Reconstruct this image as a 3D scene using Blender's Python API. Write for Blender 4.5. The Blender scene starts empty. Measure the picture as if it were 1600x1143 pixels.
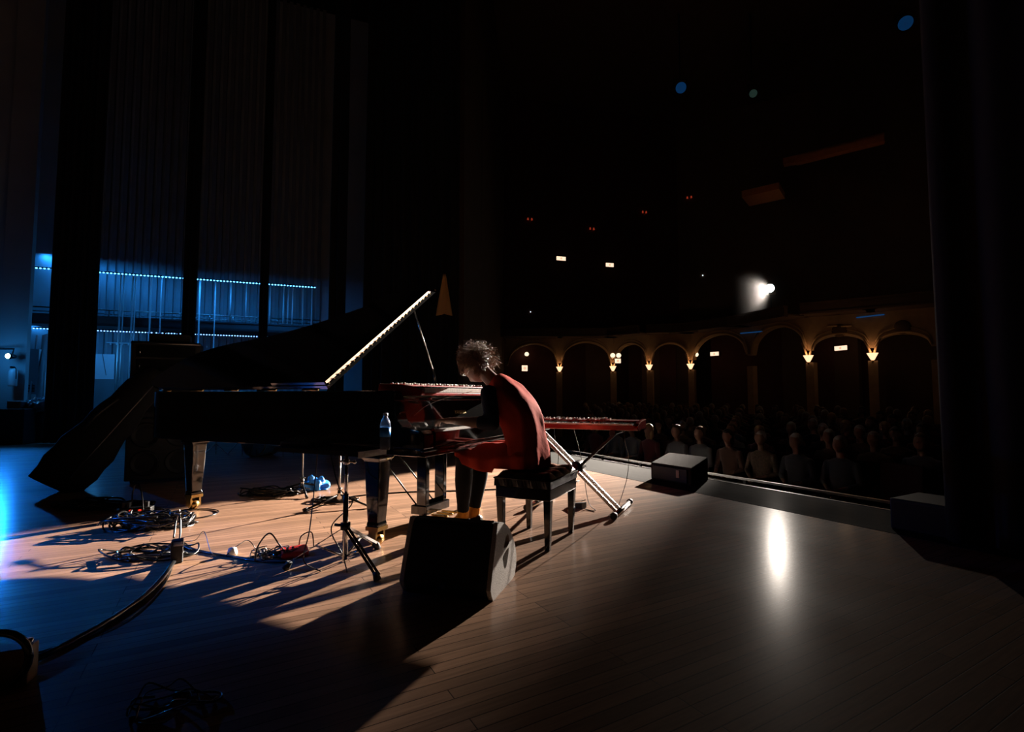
import bpy, bmesh, math, random
from mathutils import Vector, Matrix, Quaternion, noise
R = math.radians
C = bpy.context.scene.collection
sc = bpy.context.scene

# ---------------------------------------------------------------- camera
FPX, CAMH, TILT = 790.0, 0.97, R(3.33)
cam = bpy.data.objects.new('camera', bpy.data.cameras.new('camera'))
C.objects.link(cam)
cam.location = (0, 0, CAMH)
cam.rotation_euler = (R(90) + TILT, 0, 0)
cam.data.sensor_width = 36
cam.data.lens = FPX / 1600 * 36
cam.data.clip_end = 200
sc.camera = cam
sc.view_settings.view_transform = 'Standard'
sc.view_settings.look = 'None'
sc.view_settings.gamma = 1
sc.view_settings.exposure = 0
sc.view_settings.use_curve_mapping = False
# ---------------------------------------------------------------- world
w = bpy.data.worlds.new('world'); sc.world = w; w.use_nodes = True
w.node_tree.nodes['Background'].inputs[0].default_value = (0.5, 0.35, 0.28, 1)
w.node_tree.nodes['Background'].inputs[1].default_value = 0.0022

FWD = Vector((0, math.cos(TILT), math.sin(TILT))); UPV = Vector((0, -math.sin(TILT), math.cos(TILT)))
def ray(px, py): return FWD + Vector((1, 0, 0)) * ((px - 800) / FPX) + UPV * ((571.5 - py) / FPX)
def at(px, py, Y):
    r = ray(px, py); return Vector((0, 0, CAMH)) + r * (Y / r.y)
def gr(px, py, z=0.0):
    r = ray(px, py); return Vector((0, 0, CAMH)) + r * ((z - CAMH) / r.z)
def RZ(deg): return Matrix.Rotation(R(deg), 3, 'Z')

# ---------------------------------------------------------------- lights of the hall
LAMP = at(1203, 450, 22.0)
AIM = Vector((-0.62, 3.8, 0.3))
sl = bpy.data.lights.new('followspot_beam', 'SPOT')
sl.energy = 235000; sl.color = (1.0, 0.86, 0.74); sl.spot_size = R(21); sl.spot_blend = 0.35; sl.shadow_soft_size = 0.09
sl.use_nodes = True
nt = sl.node_tree; em = nt.nodes['Emission']
tc = nt.nodes.new('ShaderNodeTexCoord'); sx = nt.nodes.new('ShaderNodeSeparateXYZ')
nt.links.new(tc.outputs['Normal'], sx.inputs[0])
dv = nt.nodes.new('ShaderNodeMath'); dv.operation = 'DIVIDE'
ab = nt.nodes.new('ShaderNodeMath'); ab.operation = 'ABSOLUTE'
nt.links.new(sx.outputs[2], ab.inputs[0]); nt.links.new(sx.outputs[0], dv.inputs[0]); nt.links.new(ab.outputs[0], dv.inputs[1])
m1 = nt.nodes.new('ShaderNodeMapRange'); m1.interpolation_type = 'SMOOTHSTEP'
m1.inputs['From Min'].default_value = -math.tan(R(4.4)); m1.inputs['From Max'].default_value = math.tan(R(2.0)); m1.inputs['To Min'].default_value = 0.004
m2 = nt.nodes.new('ShaderNodeMapRange'); m2.interpolation_type = 'SMOOTHSTEP'
m2.inputs['From Min'].default_value = math.tan(R(5.2)); m2.inputs['From Max'].default_value = math.tan(R(5.5))
m2.inputs['To Min'].default_value = 1; m2.inputs['To Max'].default_value = 0
mm = nt.nodes.new('ShaderNodeMath'); mm.operation = 'MULTIPLY'
for m_ in (m1, m2): nt.links.new(dv.outputs[0], m_.inputs['Value'])
nt.links.new(m1.outputs[0], mm.inputs[0]); nt.links.new(m2.outputs[0], mm.inputs[1])
nt.links.new(mm.outputs[0], em.inputs['Strength'])
spot = bpy.data.objects.new('followspot_beam', sl); C.objects.link(spot)
bdir = (AIM - LAMP).normalized()
spot.location = LAMP + bdir * 0.06
spot.rotation_euler = bdir.to_track_quat('-Z', 'Y').to_euler()

def area(name, loc, direction, sx_, sy_, energy, col, spread=180):
    l = bpy.data.lights.new(name, 'AREA'); l.shape = 'RECTANGLE'; l.size = sx_; l.size_y = sy_
    l.energy = energy; l.color = col; l.spread = R(spread)
    o = bpy.data.objects.new(name, l); C.objects.link(o); o.location = loc
    o.rotation_euler = Vector(direction).to_track_quat('-Z', 'Z').to_euler()
    return o
def point(name, loc, energy, col, rad=0.05):
    l = bpy.data.lights.new(name, 'POINT'); l.energy = energy; l.color = col; l.shadow_soft_size = rad
    o = bpy.data.objects.new(name, l); C.objects.link(o); o.location = loc; return o

# gallery wall frame: local x runs along the blue wall, local y behind it
WA = 20.7; WO = Vector((-11.5, 12, 0)); WX = RZ(WA) @ Vector((1, 0, 0)); WY = RZ(WA) @ Vector((0, 1, 0))
def wl(s, y, z): return WO + WX * s + WY * y + Vector((0, 0, z))
BLUE = (0.02, 0.30, 1.0)
area('upper_strip_glow', wl(3.0, -0.12, 4.0), (WY * 0.55 + Vector((0, 0, -1))), 7.0, 0.06, 55, BLUE)
area('lower_strip_glow', wl(2.6, -0.12, 2.52), (WY * 0.2 - Vector((0, 0, 1))), 6.5, 0.06, 16, BLUE)
LB = at(14, 556, 10.6)
def spotl(name, loc, aim, energy, col, size, blend, rad):
    l = bpy.data.lights.new(name, 'SPOT'); l.energy = energy; l.color = col; l.spot_size = R(size); l.spot_blend = blend; l.shadow_soft_size = rad
    o = bpy.data.objects.new(name, l); C.objects.link(o); o.location = loc
    o.rotation_euler = (Vector(aim) - Vector(loc)).to_track_quat('-Z', 'Y').to_euler(); return o
spotl('wing_work_light', LB + Vector((0.03, -0.08, 0)), (-5.6, 2.0, 0), 420, (0.01, 0.22, 1.0), 90, .6, 0.08)
point('wing_work_spill', LB + Vector((0.05, -0.3, 0)), 9, (0.03, 0.35, 1.0), 0.10)
spotl('wing_blue_wash', (-10.5, 4.2, 7.5), (-2.4, 2.95, 0), 2300, (0.005, 0.16, 1.0), 12.5, .8, 0.10)

# ---------------------------------------------------------------- helpers
MATS = {}
def mat(name, col, rough=0.5, metal=0.0, noise_amt=0.0, scale=8.0, coat=0.0, emis=None, es=0.0, bump=0.0, bscale=60.0, spec=0.5, trans=0.0, sheen=0.0):
    if name in MATS: return MATS[name]
    m = bpy.data.materials.new(name); m.use_nodes = True
    t = m.node_tree; b = t.nodes['Principled BSDF']
    b.inputs['Base Color'].default_value = (*col, 1); b.inputs['Roughness'].default_value = rough
    b.inputs['Metallic'].default_value = metal; b.inputs['Coat Weight'].default_value = coat; b.inputs['Coat Roughness'].default_value = 0.06
    b.inputs['Specular IOR Level'].default_value = spec; b.inputs['Transmission Weight'].default_value = trans
    b.inputs['Sheen Weight'].default_value = sheen
    tcn = t.nodes.new('ShaderNodeTexCoord')
    if noise_amt > 0:
        n = t.nodes.new('ShaderNodeTexNoise'); n.inputs['Scale'].default_value = scale; n.inputs['Detail'].default_value = 4
        t.links.new(tcn.outputs['Object'], n.inputs['Vector'])
        mx = t.nodes.new('ShaderNodeMix'); mx.data_type = 'RGBA'
        mx.inputs['A'].default_value = (*[max(0, c * (1 - noise_amt)) for c in col], 1)
        mx.inputs['B'].default_value = (*[min(1, c * (1 + noise_amt)) for c in col], 1)
        t.links.new(n.outputs['Fac'], mx.inputs['Factor']); t.links.new(mx.outputs['Result'], b.inputs['Base Color'])
    if bump > 0:
        n2 = t.nodes.new('ShaderNodeTexNoise'); n2.inputs['Scale'].default_value = bscale; n2.inputs['Detail'].default_value = 3
        t.links.new(tcn.outputs['Object'], n2.inputs['Vector'])
        bp = t.nodes.new('ShaderNodeBump'); bp.inputs['Strength'].default_value = bump; bp.inputs['Distance'].default_value = 0.01
        t.links.new(n2.outputs['Fac'], bp.inputs['Height']); t.links.new(bp.outputs['Normal'], b.inputs['Normal'])
    if emis:
        b.inputs['Emission Color'].default_value = (*emis, 1); b.inputs['Emission Strength'].default_value = es
    MATS[name] = m; return m

def frame_from(d, up=Vector((0, 0, 1))):
    d = d.normalized()
    if abs(d.dot(up)) > 0.98: up = Vector((1, 0, 0))
    u = d.cross(up).normalized(); v = u.cross(d).normalized(); return u, v
def add_box(bm, c, s, rot=None, mi=0):
    c = Vector(c); vs = []
    for dz in (-1, 1):
        for dx, dy in ((-1, -1), (1, -1), (1, 1), (-1, 1)):
            p = Vector((dx * s[0] / 2, dy * s[1] / 2, dz * s[2] / 2))
            if rot is not None: p = rot @ p
            vs.append(bm.verts.new(c + p))
    for f in ((3, 2, 1, 0), (4, 5, 6, 7), (0, 1, 5, 4), (1, 2, 6, 5), (2, 3, 7, 6), (3, 0, 4, 7)):
        fc = bm.faces.new([vs[i] for i in f]); fc.material_index = mi
def bx(bm, x0, x1, y0, y1, z0, z1, mi=0):
    add_box(bm, ((x0 + x1) / 2, (y0 + y1) / 2, (z0 + z1) / 2), (abs(x1 - x0), abs(y1 - y0), abs(z1 - z0)), mi=mi)
def add_tube(bm, pts, r, n=8, mi=0, closed=False, up=None):
    pts = [Vector(p) for p in pts]; rs = r if isinstance(r, (list, tuple)) else [r] * len(pts)
    rings = []; prev_u = None
    for i, p in enumerate(pts):
        if closed: d = pts[(i + 1) % len(pts)] - pts[i - 1]
        else: d = pts[min(i + 1, len(pts) - 1)] - pts[max(i - 1, 0)]
        if d.length < 1e-9: d = Vector((0, 0, 1))
        d.normalize()
        if prev_u is None: u, v = frame_from(d)
        else:
            u = prev_u - d * prev_u.dot(d)
            if u.length < 1e-6: u, v = frame_from(d)
            u.normalize(); v = d.cross(u)
        prev_u = u; v = d.cross(u)
        rings.append([bm.verts.new(p + (u * math.cos(2 * math.pi * k / n) + v * math.sin(2 * math.pi * k / n)) * rs[i]) for k in range(n)])
    m = len(rings)
    for i in range(m if closed else m - 1):
        a, b = rings[i], rings[(i + 1) % m]
        for k in range(n):
            f = bm.faces.new((a[k], a[(k + 1) % n], b[(k + 1) % n], b[k])); f.smooth = True; f.material_index = mi
    if not closed:
        f = bm.faces.new(list(reversed(rings[0]))); f.material_index = mi
        f = bm.faces.new(rings[-1]); f.material_index = mi
def spline(pts, n=8, closed=False):
    pts = [Vector(p) for p in pts]; out = []; L = len(pts)
    rng = range(L if closed else L - 1)
    for i in rng:
        if closed: p0, p1, p2, p3 = pts[i - 1], pts[i], pts[(i + 1) % L], pts[(i + 2) % L]
        else: p0, p1, p2, p3 = pts[max(i - 1, 0)], pts[i], pts[i + 1], pts[min(i + 2, L - 1)]
        for k in range(n):
            t = k / n
            out.append(0.5 * ((2 * p1) + (p2 - p0) * t + (2 * p0 - 5 * p1 + 4 * p2 - p3) * t * t + (3 * p1 - p0 - 3 * p2 + p3) * t ** 3))
    if not closed: out.append(pts[-1])
    return out
def add_prism(bm, outline, lo, hi, f, mi=0, smooth=False):
    """outline: 2-D points; f(p, h) -> 3-D position"""
    a = [bm.verts.new(f(p, lo)) for p in outline]; b = [bm.verts.new(f(p, hi)) for p in outline]; n = len(outline)
    fc = [bm.faces.new(list(reversed(a))), bm.faces.new(b)]
    for i in range(n):
        q = bm.faces.new((a[i], a[(i + 1) % n], b[(i + 1) % n], b[i])); q.smooth = smooth; fc.append(q)
    for q in fc: q.material_index = mi
def add_lathe(bm, prof, c, axis=Vector((0, 0, 1)), n=20, mi=0):
    c = Vector(c); axis = Vector(axis).normalized(); u, v = frame_from(axis); rings = []
    for r_, h in prof:
        rings.append([bm.verts.new(c + axis * h + (u * math.cos(2 * math.pi * k / n) + v * math.sin(2 * math.pi * k / n)) * max(r_, 1e-4)) for k in range(n)])
    for i in range(len(rings) - 1):
        for k in range(n):
            f = bm.faces.new((rings[i][k], rings[i][(k + 1) % n], rings[i + 1][(k + 1) % n], rings[i + 1][k])); f.smooth = True; f.material_index = mi
    for f in (bm.faces.new(list(reversed(rings[0]))), bm.faces.new(rings[-1])): f.material_index = mi
def add_ball(bm, c, r, sx=1, sy=1, sz=1, sub=3, rot=None, mi=0):
    q = bmesh.ops.create_icosphere(bm, subdivisions=sub, radius=1)
    for v in q['verts']:
        p = Vector((v.co.x * r * sx, v.co.y * r * sy, v.co.z * r * sz))
        if rot is not None: p = rot @ p
        v.co = Vector(c) + p
    for f in {f for v in q['verts'] for f in v.link_faces}: f.smooth = True; f.material_index = mi
def add_cone_bone(bm, a, b, ra, rb, n=14):
    a, b = Vector(a), Vector(b); d = b - a; pts = []; rs = []
    dn = d.normalized()
    for t in (-1, -.7, -.35): pts.append(a + dn * ra * t); rs.append(ra * math.sqrt(max(0.02, 1 - t * t)))
    for k in range(7): pts.append(a + d * k / 6); rs.append(ra + (rb - ra) * k / 6)
    for t in (.35, .7, 1): pts.append(b + dn * rb * t); rs.append(rb * math.sqrt(max(0.02, 1 - t * t)))
    add_tube(bm, pts, rs, n)
def add_loft(bm, secs, n=24):
    rings = []
    for c, a, b in secs:
        rings.append([bm.verts.new(Vector(c) + Vector(a) * math.cos(2 * math.pi * k / n) + Vector(b) * math.sin(2 * math.pi * k / n)) for k in range(n)])
    for i in range(len(rings) - 1):
        for k in range(n):
            f = bm.faces.new((rings[i][k], rings[i][(k + 1) % n], rings[i + 1][(k + 1) % n], rings[i + 1][k])); f.smooth = True
    bm.faces.new(list(reversed(rings[0]))); bm.faces.new(rings[-1])
def obj(name, bm, m, parent=None, bevel=0.0, smooth=False, fix=True):
    me = bpy.data.meshes.new(name)
    if fix: bmesh.ops.recalc_face_normals(bm, faces=bm.faces[:])
    if smooth:
        for f in bm.faces: f.smooth = True
    bm.to_mesh(me); bm.free()
    for x in (m if isinstance(m, (list, tuple)) else [m]): me.materials.append(x)
    o = bpy.data.objects.new(name, me); C.objects.link(o)
    if parent is not None: o.parent = parent
    if bevel > 0:
        md = o.modifiers.new('bevel', 'BEVEL'); md.width = bevel; md.segments = 2; md.limit_method = 'ANGLE'
    return o
def tag(o, label, cat, group=None, kind=None):
    if label: o['label'] = label
    if cat: o['category'] = cat
    if group: o['group'] = group
    if kind: o['kind'] = kind
    return o
def struct(name, bm, m, **k):
    o = obj(name, bm, m, **k); o['kind'] = 'structure'; return o
def thing(name, label, cat, loc=(0, 0, 0), rz=0.0, group=None):
    o = bpy.data.objects.new(name, None); C.objects.link(o); o.empty_display_size = 0.1
    o.location = loc; o.rotation_euler = (0, 0, R(rz)); return tag(o, label, cat, group)
def dup(root, loc=None, rz=None, label=None, group=None):
    r = root.copy(); C.objects.link(r)
    if loc is not None: r.location = loc
    if rz is not None: r.rotation_euler = (0, 0, R(rz))
    if label: r['label'] = label
    if group: r['group'] = group
    for ch in list(root.children):
        c = ch.copy(); C.objects.link(c); c.parent = r
        for g in ch.children:
            d = g.copy(); C.objects.link(d); d.parent = c
    return r
def B(): return bmesh.new()
def bake(bm_or_obj_mods, mods):
    """evaluate modifiers on a temporary mesh and give back a plain mesh"""
    me = bpy.data.meshes.new('tmp'); bm_or_obj_mods.to_mesh(me); bm_or_obj_mods.free()
    o = bpy.data.objects.new('tmp', me); C.objects.link(o); mods(o)
    dg = bpy.context.evaluated_depsgraph_get(); dg.update()
    out = bpy.data.meshes.new_from_object(o.evaluated_get(dg))
    bpy.data.objects.remove(o); bpy.data.meshes.remove(me); return out
def voxel(bm, size, smooth_it=6):
    def mods(o):
        r = o.modifiers.new('r', 'REMESH'); r.mode = 'VOXEL'; r.voxel_size = size; r.use_smooth_shade = True
        s = o.modifiers.new('s', 'SMOOTH'); s.iterations = smooth_it; s.factor = 0.5
    return bake(bm, mods)
def meshobj(name, me, mats, parent=None):
    me.name = name
    me.materials.clear()
    for x in (mats if isinstance(mats, (list, tuple)) else [mats]): me.materials.append(x)
    o = bpy.data.objects.new(name, me); C.objects.link(o)
    if parent is not None: o.parent = parent
    return o
def text_mesh(s, size, depth=0.001):
    cu = bpy.data.curves.new('t', 'FONT'); cu.body = s; cu.size = size; cu.extrude = depth; cu.align_x = 'CENTER'; cu.align_y = 'CENTER'
    o = bpy.data.objects.new('t', cu); C.objects.link(o)
    dg = bpy.context.evaluated_depsgraph_get(); dg.update()
    me = bpy.data.meshes.new_from_object(o.evaluated_get(dg)); bpy.data.objects.remove(o); return me

# ---------------------------------------------------------------- materials
def plank_mat(name, base, width, length, angle, rough=0.33, gapk=0.12, var=0.25):
    m = bpy.data.materials.new(name); m.use_nodes = True; t = m.node_tree; b = t.nodes['Principled BSDF']
    tcn = t.nodes.new('ShaderNodeTexCoord'); mp = t.nodes.new('ShaderNodeMapping'); mp.inputs['Rotation'].default_value = (0, 0, R(angle)); mp.inputs['Location'].default_value = (80.3, 60.01, 0)
    t.links.new(tcn.outputs['Object'], mp.inputs['Vector'])
    br = t.nodes.new('ShaderNodeTexBrick'); br.inputs['Scale'].default_value = 1; br.inputs['Brick Width'].default_value = length
    br.inputs['Row Height'].default_value = width; br.inputs['Mortar Size'].default_value = 0.0021; br.inputs['Mortar Smooth'].default_value = 0.3
    br.offset = 0.37; br.offset_frequency = 3; br.inputs['Bias'].default_value = 0
    br.inputs['Color1'].default_value = (*[c * (1 - var) for c in base], 1); br.inputs['Color2'].default_value = (*[c * (1 + var) for c in base], 1)
    br.inputs['Mortar'].default_value = (*[c * gapk for c in base], 1)
    t.links.new(mp.outputs[0], br.inputs['Vector'])
    ms = t.nodes.new('ShaderNodeMapping'); ms.inputs['Scale'].default_value = (1.5, 26, 1); t.links.new(mp.outputs[0], ms.inputs['Vector'])
    ng = t.nodes.new('ShaderNodeTexNoise'); ng.inputs['Scale'].default_value = 3; ng.inputs['Detail'].default_value = 5; t.links.new(ms.outputs[0], ng.inputs['Vector'])
    ns = t.nodes.new('ShaderNodeTexNoise'); ns.inputs['Scale'].default_value = 1.1; ns.inputs['Detail'].default_value = 5; t.links.new(tcn.outputs['Object'], ns.inputs['Vector'])
    mr = t.nodes.new('ShaderNodeMapRange'); mr.inputs['From Min'].default_value = .3; mr.inputs['From Max'].default_value = .7; mr.inputs['To Min'].default_value = .78; mr.inputs['To Max'].default_value = 1.12
    t.links.new(ng.outputs['Fac'], mr.inputs['Value'])
    mr2 = t.nodes.new('ShaderNodeMapRange'); mr2.inputs['From Min'].default_value = .3; mr2.inputs['From Max'].default_value = .7; mr2.inputs['To Min'].default_value = .8; mr2.inputs['To Max'].default_value = 1.1
    t.links.new(ns.outputs['Fac'], mr2.inputs['Value'])
    # dark gouges and knots
    vo = t.nodes.new('ShaderNodeTexVoronoi'); vo.inputs['Scale'].default_value = 2.2
    mv = t.nodes.new('ShaderNodeMapping'); mv.inputs['Scale'].default_value = (.55, 1.3, 1); t.links.new(mp.outputs[0], mv.inputs['Vector']); t.links.new(mv.outputs[0], vo.inputs['Vector'])
    mr3 = t.nodes.new('ShaderNodeMapRange'); mr3.inputs['From Min'].default_value = .012; mr3.inputs['From Max'].default_value = .03; mr3.inputs['To Min'].default_value = .35; mr3.inputs['To Max'].default_value = 1
    t.links.new(vo.outputs['Distance'], mr3.inputs['Value'])
    a = t.nodes.new('ShaderNodeMath'); a.operation = 'MULTIPLY'; t.links.new(mr.outputs[0], a.inputs[0]); t.links.new(mr2.outputs[0], a.inputs[1])
    a2 = t.nodes.new('ShaderNodeMath'); a2.operation = 'MULTIPLY'; t.links.new(a.outputs[0], a2.inputs[0]); t.links.new(mr3.outputs[0], a2.inputs[1])
    mx = t.nodes.new('ShaderNodeVectorMath'); mx.operation = 'SCALE'; t.links.new(br.outputs['Color'], mx.inputs[0]); t.links.new(a2.outputs[0], mx.inputs['Scale'])
    t.links.new(mx.outputs[0], b.inputs['Base Color'])
    rr = t.nodes.new('ShaderNodeMapRange'); rr.inputs['From Min'].default_value = .3; rr.inputs['From Max'].default_value = .7; rr.inputs['To Min'].default_value = rough - .05; rr.inputs['To Max'].default_value = rough + .08
    t.links.new(ns.outputs['Fac'], rr.inputs['Value']); t.links.new(rr.outputs[0], b.inputs['Roughness'])
    bp = t.nodes.new('ShaderNodeBump'); bp.inputs['Strength'].default_value = .35; bp.inputs['Distance'].default_value = .003
    sb = t.nodes.new('ShaderNodeMath'); sb.operation = 'MULTIPLY_ADD'; sb.inputs[1].default_value = -1.0
    t.links.new(br.outputs['Fac'], sb.inputs[0]); ngs = t.nodes.new('ShaderNodeMath'); ngs.operation = 'MULTIPLY'; ngs.inputs[1].default_value = .25
    t.links.new(ng.outputs['Fac'], ngs.inputs[0]); t.links.new(ngs.outputs[0], sb.inputs[2])
    t.links.new(sb.outputs[0], bp.inputs['Height']); t.links.new(bp.outputs['Normal'], b.inputs['Normal'])
    b.inputs['Specular IOR Level'].default_value = .06; b.inputs['Coat Weight'].default_value = .32; b.inputs['Coat Roughness'].default_value = .20
    return m
SA = 29.68
WOOD = plank_mat('stage_planks', (0.32, 0.185, 0.115), 0.057, 1.7, 0, rough=0.6)
APRON = plank_mat('apron_planks', (0.032, 0.034, 0.032), 0.14, 2.4, 90, rough=0.72, var=.1)
APRON.node_tree.nodes['Principled BSDF'].inputs['Coat Weight'].default_value = .02; APRON.node_tree.nodes['Principled BSDF'].inputs['Specular IOR Level'].default_value = .02
BLACKP = mat('black_piano_lacquer', (0.004, 0.004, 0.004), 0.07, coat=1.0)
BLACKM = mat('black_metal', (0.01, 0.01, 0.01), 0.35, metal=0.6)
BLACKC = mat('black_drape', (0.006, 0.006, 0.007), 0.9, noise_amt=.3, sheen=0.02)
RUBBER = mat('black_rubber', (0.008, 0.008, 0.008), 0.55)
CHROME = mat('chrome', (0.65, 0.64, 0.62), 0.16, metal=1.0)
STEEL = mat('brushed_steel', (0.35, 0.34, 0.33), 0.32, metal=1.0, noise_amt=.15)
BRASS = mat('brass', (0.55, 0.36, 0.13), 0.25, metal=1.0)
RED = mat('red_lacquer', (0.32, 0.008, 0.008), 0.22, coat=.6)
IVORY = mat('white_key_plastic', (0.8, 0.79, 0.75), 0.18, coat=.4)
EBONY = mat('black_key_plastic', (0.012, 0.012, 0.012), 0.2, coat=.4)
FELT = mat('red_felt', (0.3, 0.02, 0.02), 0.9)
GOLD = mat('gold_leaf', (0.75, 0.58, 0.28), 0.3, metal=1.0)
GOLDPL = mat('bronze_plate', (0.5, 0.33, 0.14), 0.35, metal=1.0, noise_amt=.2)
SPRUCE = mat('spruce_soundboard', (0.45, 0.25, 0.1), 0.4, noise_amt=.3)
LEATHER = mat('black_leather', (0.012, 0.011, 0.011), 0.33, bump=.25, bscale=90)
SKIN = mat('skin', (0.26, 0.13, 0.085), 0.5, noise_amt=.12, scale=14)
HAIR = mat('curly_brown_hair', (0.17, 0.085, 0.042), 0.5, noise_amt=.5, scale=30, spec=.3)
DRESS = mat('red_dress_cloth', (0.55, 0.062, 0.036), 0.78, noise_amt=.12, scale=18, bump=.25, bscale=30, spec=.04)
NAVY = mat('navy_jersey', (0.012, 0.016, 0.035), 0.85)
LEGGING = mat('black_leggings', (0.005, 0.005, 0.006), 0.7, spec=.15)
SOCK = mat('mustard_knit', (0.62, 0.26, 0.03), 0.9, noise_amt=.25, scale=60)
TEXTUR = mat('speckled_cabinet_paint', (0.60, 0.55, 0.52), 0.6, noise_amt=.75, scale=260, bump=.5, bscale=260)
GRILLE = mat('perforated_grille', (0.015, 0.015, 0.015), 0.5, metal=.4, noise_amt=.5, scale=220)
HOUSE = mat('dark_brown_plaster', (0.10, 0.055, 0.032), 0.8, noise_amt=.3, scale=1.5)
HOUSER = mat('dark_red_wall', (0.07, 0.018, 0.012), 0.85, noise_amt=.3, scale=1.5)
STONE = mat('tan_carved_plaster', (0.42, 0.27, 0.15), 0.7, noise_amt=.25, scale=5, bump=.2, bscale=20)
BWALL = mat('painted_block_wall', (0.40, 0.42, 0.45), 0.75, noise_amt=.25, scale=1.2)
BDARK = mat('grey_corrugated_panel', (0.20, 0.21, 0.23), 0.7, noise_amt=.3, scale=2)
SEATM = mat('maroon_plush', (0.04, 0.008, 0.01), 0.9)

# ---------------------------------------------------------------- stage frame
def sp(X, Y, z=0): return RZ(SA) @ Vector((X, Y, 0)) + Vector((0, 0, z))
bm = B(); bx(bm, -22, 4.12, -8, 26, -0.12, 0)
o = struct('floor', bm, WOOD); o.rotation_euler = (0, 0, R(SA))
bm = B(); bx(bm, 4.135, 4.92, -8, 26, -0.12, 0.0)
o = struct('trim_1', bm, APRON); o.rotation_euler = (0, 0, R(SA))
bm = B(); bx(bm, 4.70, 4.88, -8, 26, -1.1, -0.125)
o = struct('wall_stage_front', bm, BLACKC); o.rotation_euler = (0, 0, R(SA))
bm = B(); bx(bm, 4.925, 4.945, -8, 26, -0.10, 0.004)
o = struct('trim_2', bm, STEEL); o.rotation_euler = (0, 0, R(SA))
HF = -0.95
bm = B(); bx(bm, 4.88, 34, -14, 40, HF - .1, HF)
o = struct('floor_house', bm, mat('dark_carpet', (0.02, 0.01, 0.008), .95, noise_amt=.3)); o.rotation_euler = (0, 0, R(SA))

# ---------------------------------------------------------------- grand piano (local x = along the keys, y = towards the tail)
C0 = Vector((-0.53, 3.05, 0)); PA = 65.0
def pw(k, a, z=0): return C0 + RZ(PA) @ Vector((k, a, 0)) + Vector((0, 0, z))
piano = thing('grand_piano', 'long black concert grand piano with its lid propped open on stage', 'piano', C0, PA)
def outline(a0):
    tail = spline([(0, 2.35), (.01, 2.62), (.10, 2.83), (.30, 2.90), (.52, 2.86), (.67, 2.68), (.75, 2.42), (.84, 2.1), (1.0, 1.78), (1.25, 1.46), (1.46, 1.2), (1.55, .95), (1.57, .75)], 5)
    return [Vector((0, a0))] + [Vector((p[0], p[1])) for p in tail] + [Vector((1.57, a0))]
def inset(pts, d):
    out = []; n = len(pts)
    for i in range(n):
        e1 = (pts[i] - pts[i - 1]); e2 = (pts[(i + 1) % n] - pts[i])
        n1 = Vector((e1.y, -e1.x)).normalized() if e1.length > 1e-6 else Vector((0, 0)); n2 = Vector((e2.y, -e2.x)).normalized() if e2.length > 1e-6 else n1
        out.append(pts[i] + (n1 + n2).normalized() * d)
    return out
RT = 1.0
# rim as a hollow wall open at the front
ol = outline(.22); il = inset(ol, .05)
bm = B()
def ring(z0, z1, o_, i_, bm):
    n = len(o_); O0 = [bm.verts.new((p.x, p.y, z0)) for p in o_]; O1 = [bm.verts.new((p.x, p.y, z1)) for p in o_]
    I0 = [bm.verts.new((p.x, p.y, z0)) for p in i_]; I1 = [bm.verts.new((p.x, p.y, z1)) for p in i_]
    for i in range(n - 1):
        j = i + 1
        for q in ((O0[i], O0[j], O1[j], O1[i]), (I0[j], I0[i], I1[i], I1[j]), (O1[i], O1[j], I1[j], I1[i]), (O0[j], O0[i], I0[i], I0[j])):
            f = bm.faces.new(q); f.smooth = False
    for e in (0, n - 1): bm.faces.new((O0[e], O1[e], I1[e], I0[e]))
ring(.62, RT, ol, il, bm)
obj('rim', bm, BLACKP, piano, bevel=.004)
bm = B(); q = inset(outline(.34), .052); add_prism(bm, q, .86, .875, lambda p, h: (p.x, p.y, h)); obj('soundboard', bm, SPRUCE, piano)
bm = B(); q = inset(outline(.45), .09); add_prism(bm, q, .90, .915, lambda p, h: (p.x, p.y, h))
for k in range(4): add_tube(bm, [(.25 + .3 * k, .5, .935), (.2 + .17 * k, 2.5 - .42 * k, .935)], .014, 6)
obj('iron_plate', bm, GOLDPL, piano)
bm = B()
for k in range(48):
    x = .12 + k * .028; bmx = .46; L_ = 2.55 - 1.7 * (k / 47) ** .8
    add_tube(bm, [(x, bmx, .93), (x * .75 + .04, L_, .93)], .0016, 4)
o = obj('strings', bm, STEEL, piano); o['kind'] = 'stuff'
bm = B(); bx(bm, .055, 1.515, .25, .47, .875, .955); obj('pin_block_cover', bm, BLACKP, piano, bevel=.004)
bm = B(); bx(bm, .0, 1.57, .02, .9, .60, .645); bx(bm, .12, 1.45, .9, 1.1, .62, .66)
for a_ in (1.3, 1.75, 2.2): bx(bm, .05, 1.35 - .3 * (a_ - 1.3), a_, a_ + .09, .63, .72)
obj('key_bed', bm, BLACKP, piano, bevel=.006)
bm = B(); bx(bm, .12, 1.45, -.005, .02, .655, .742); bx(bm, .0, 1.57, -.012, .02, .600, .612); bx(bm, .0, 1.57, -.006, .02, .628, .636)
obj('key_slip', bm, BLACKP, piano, bevel=.003)
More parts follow.
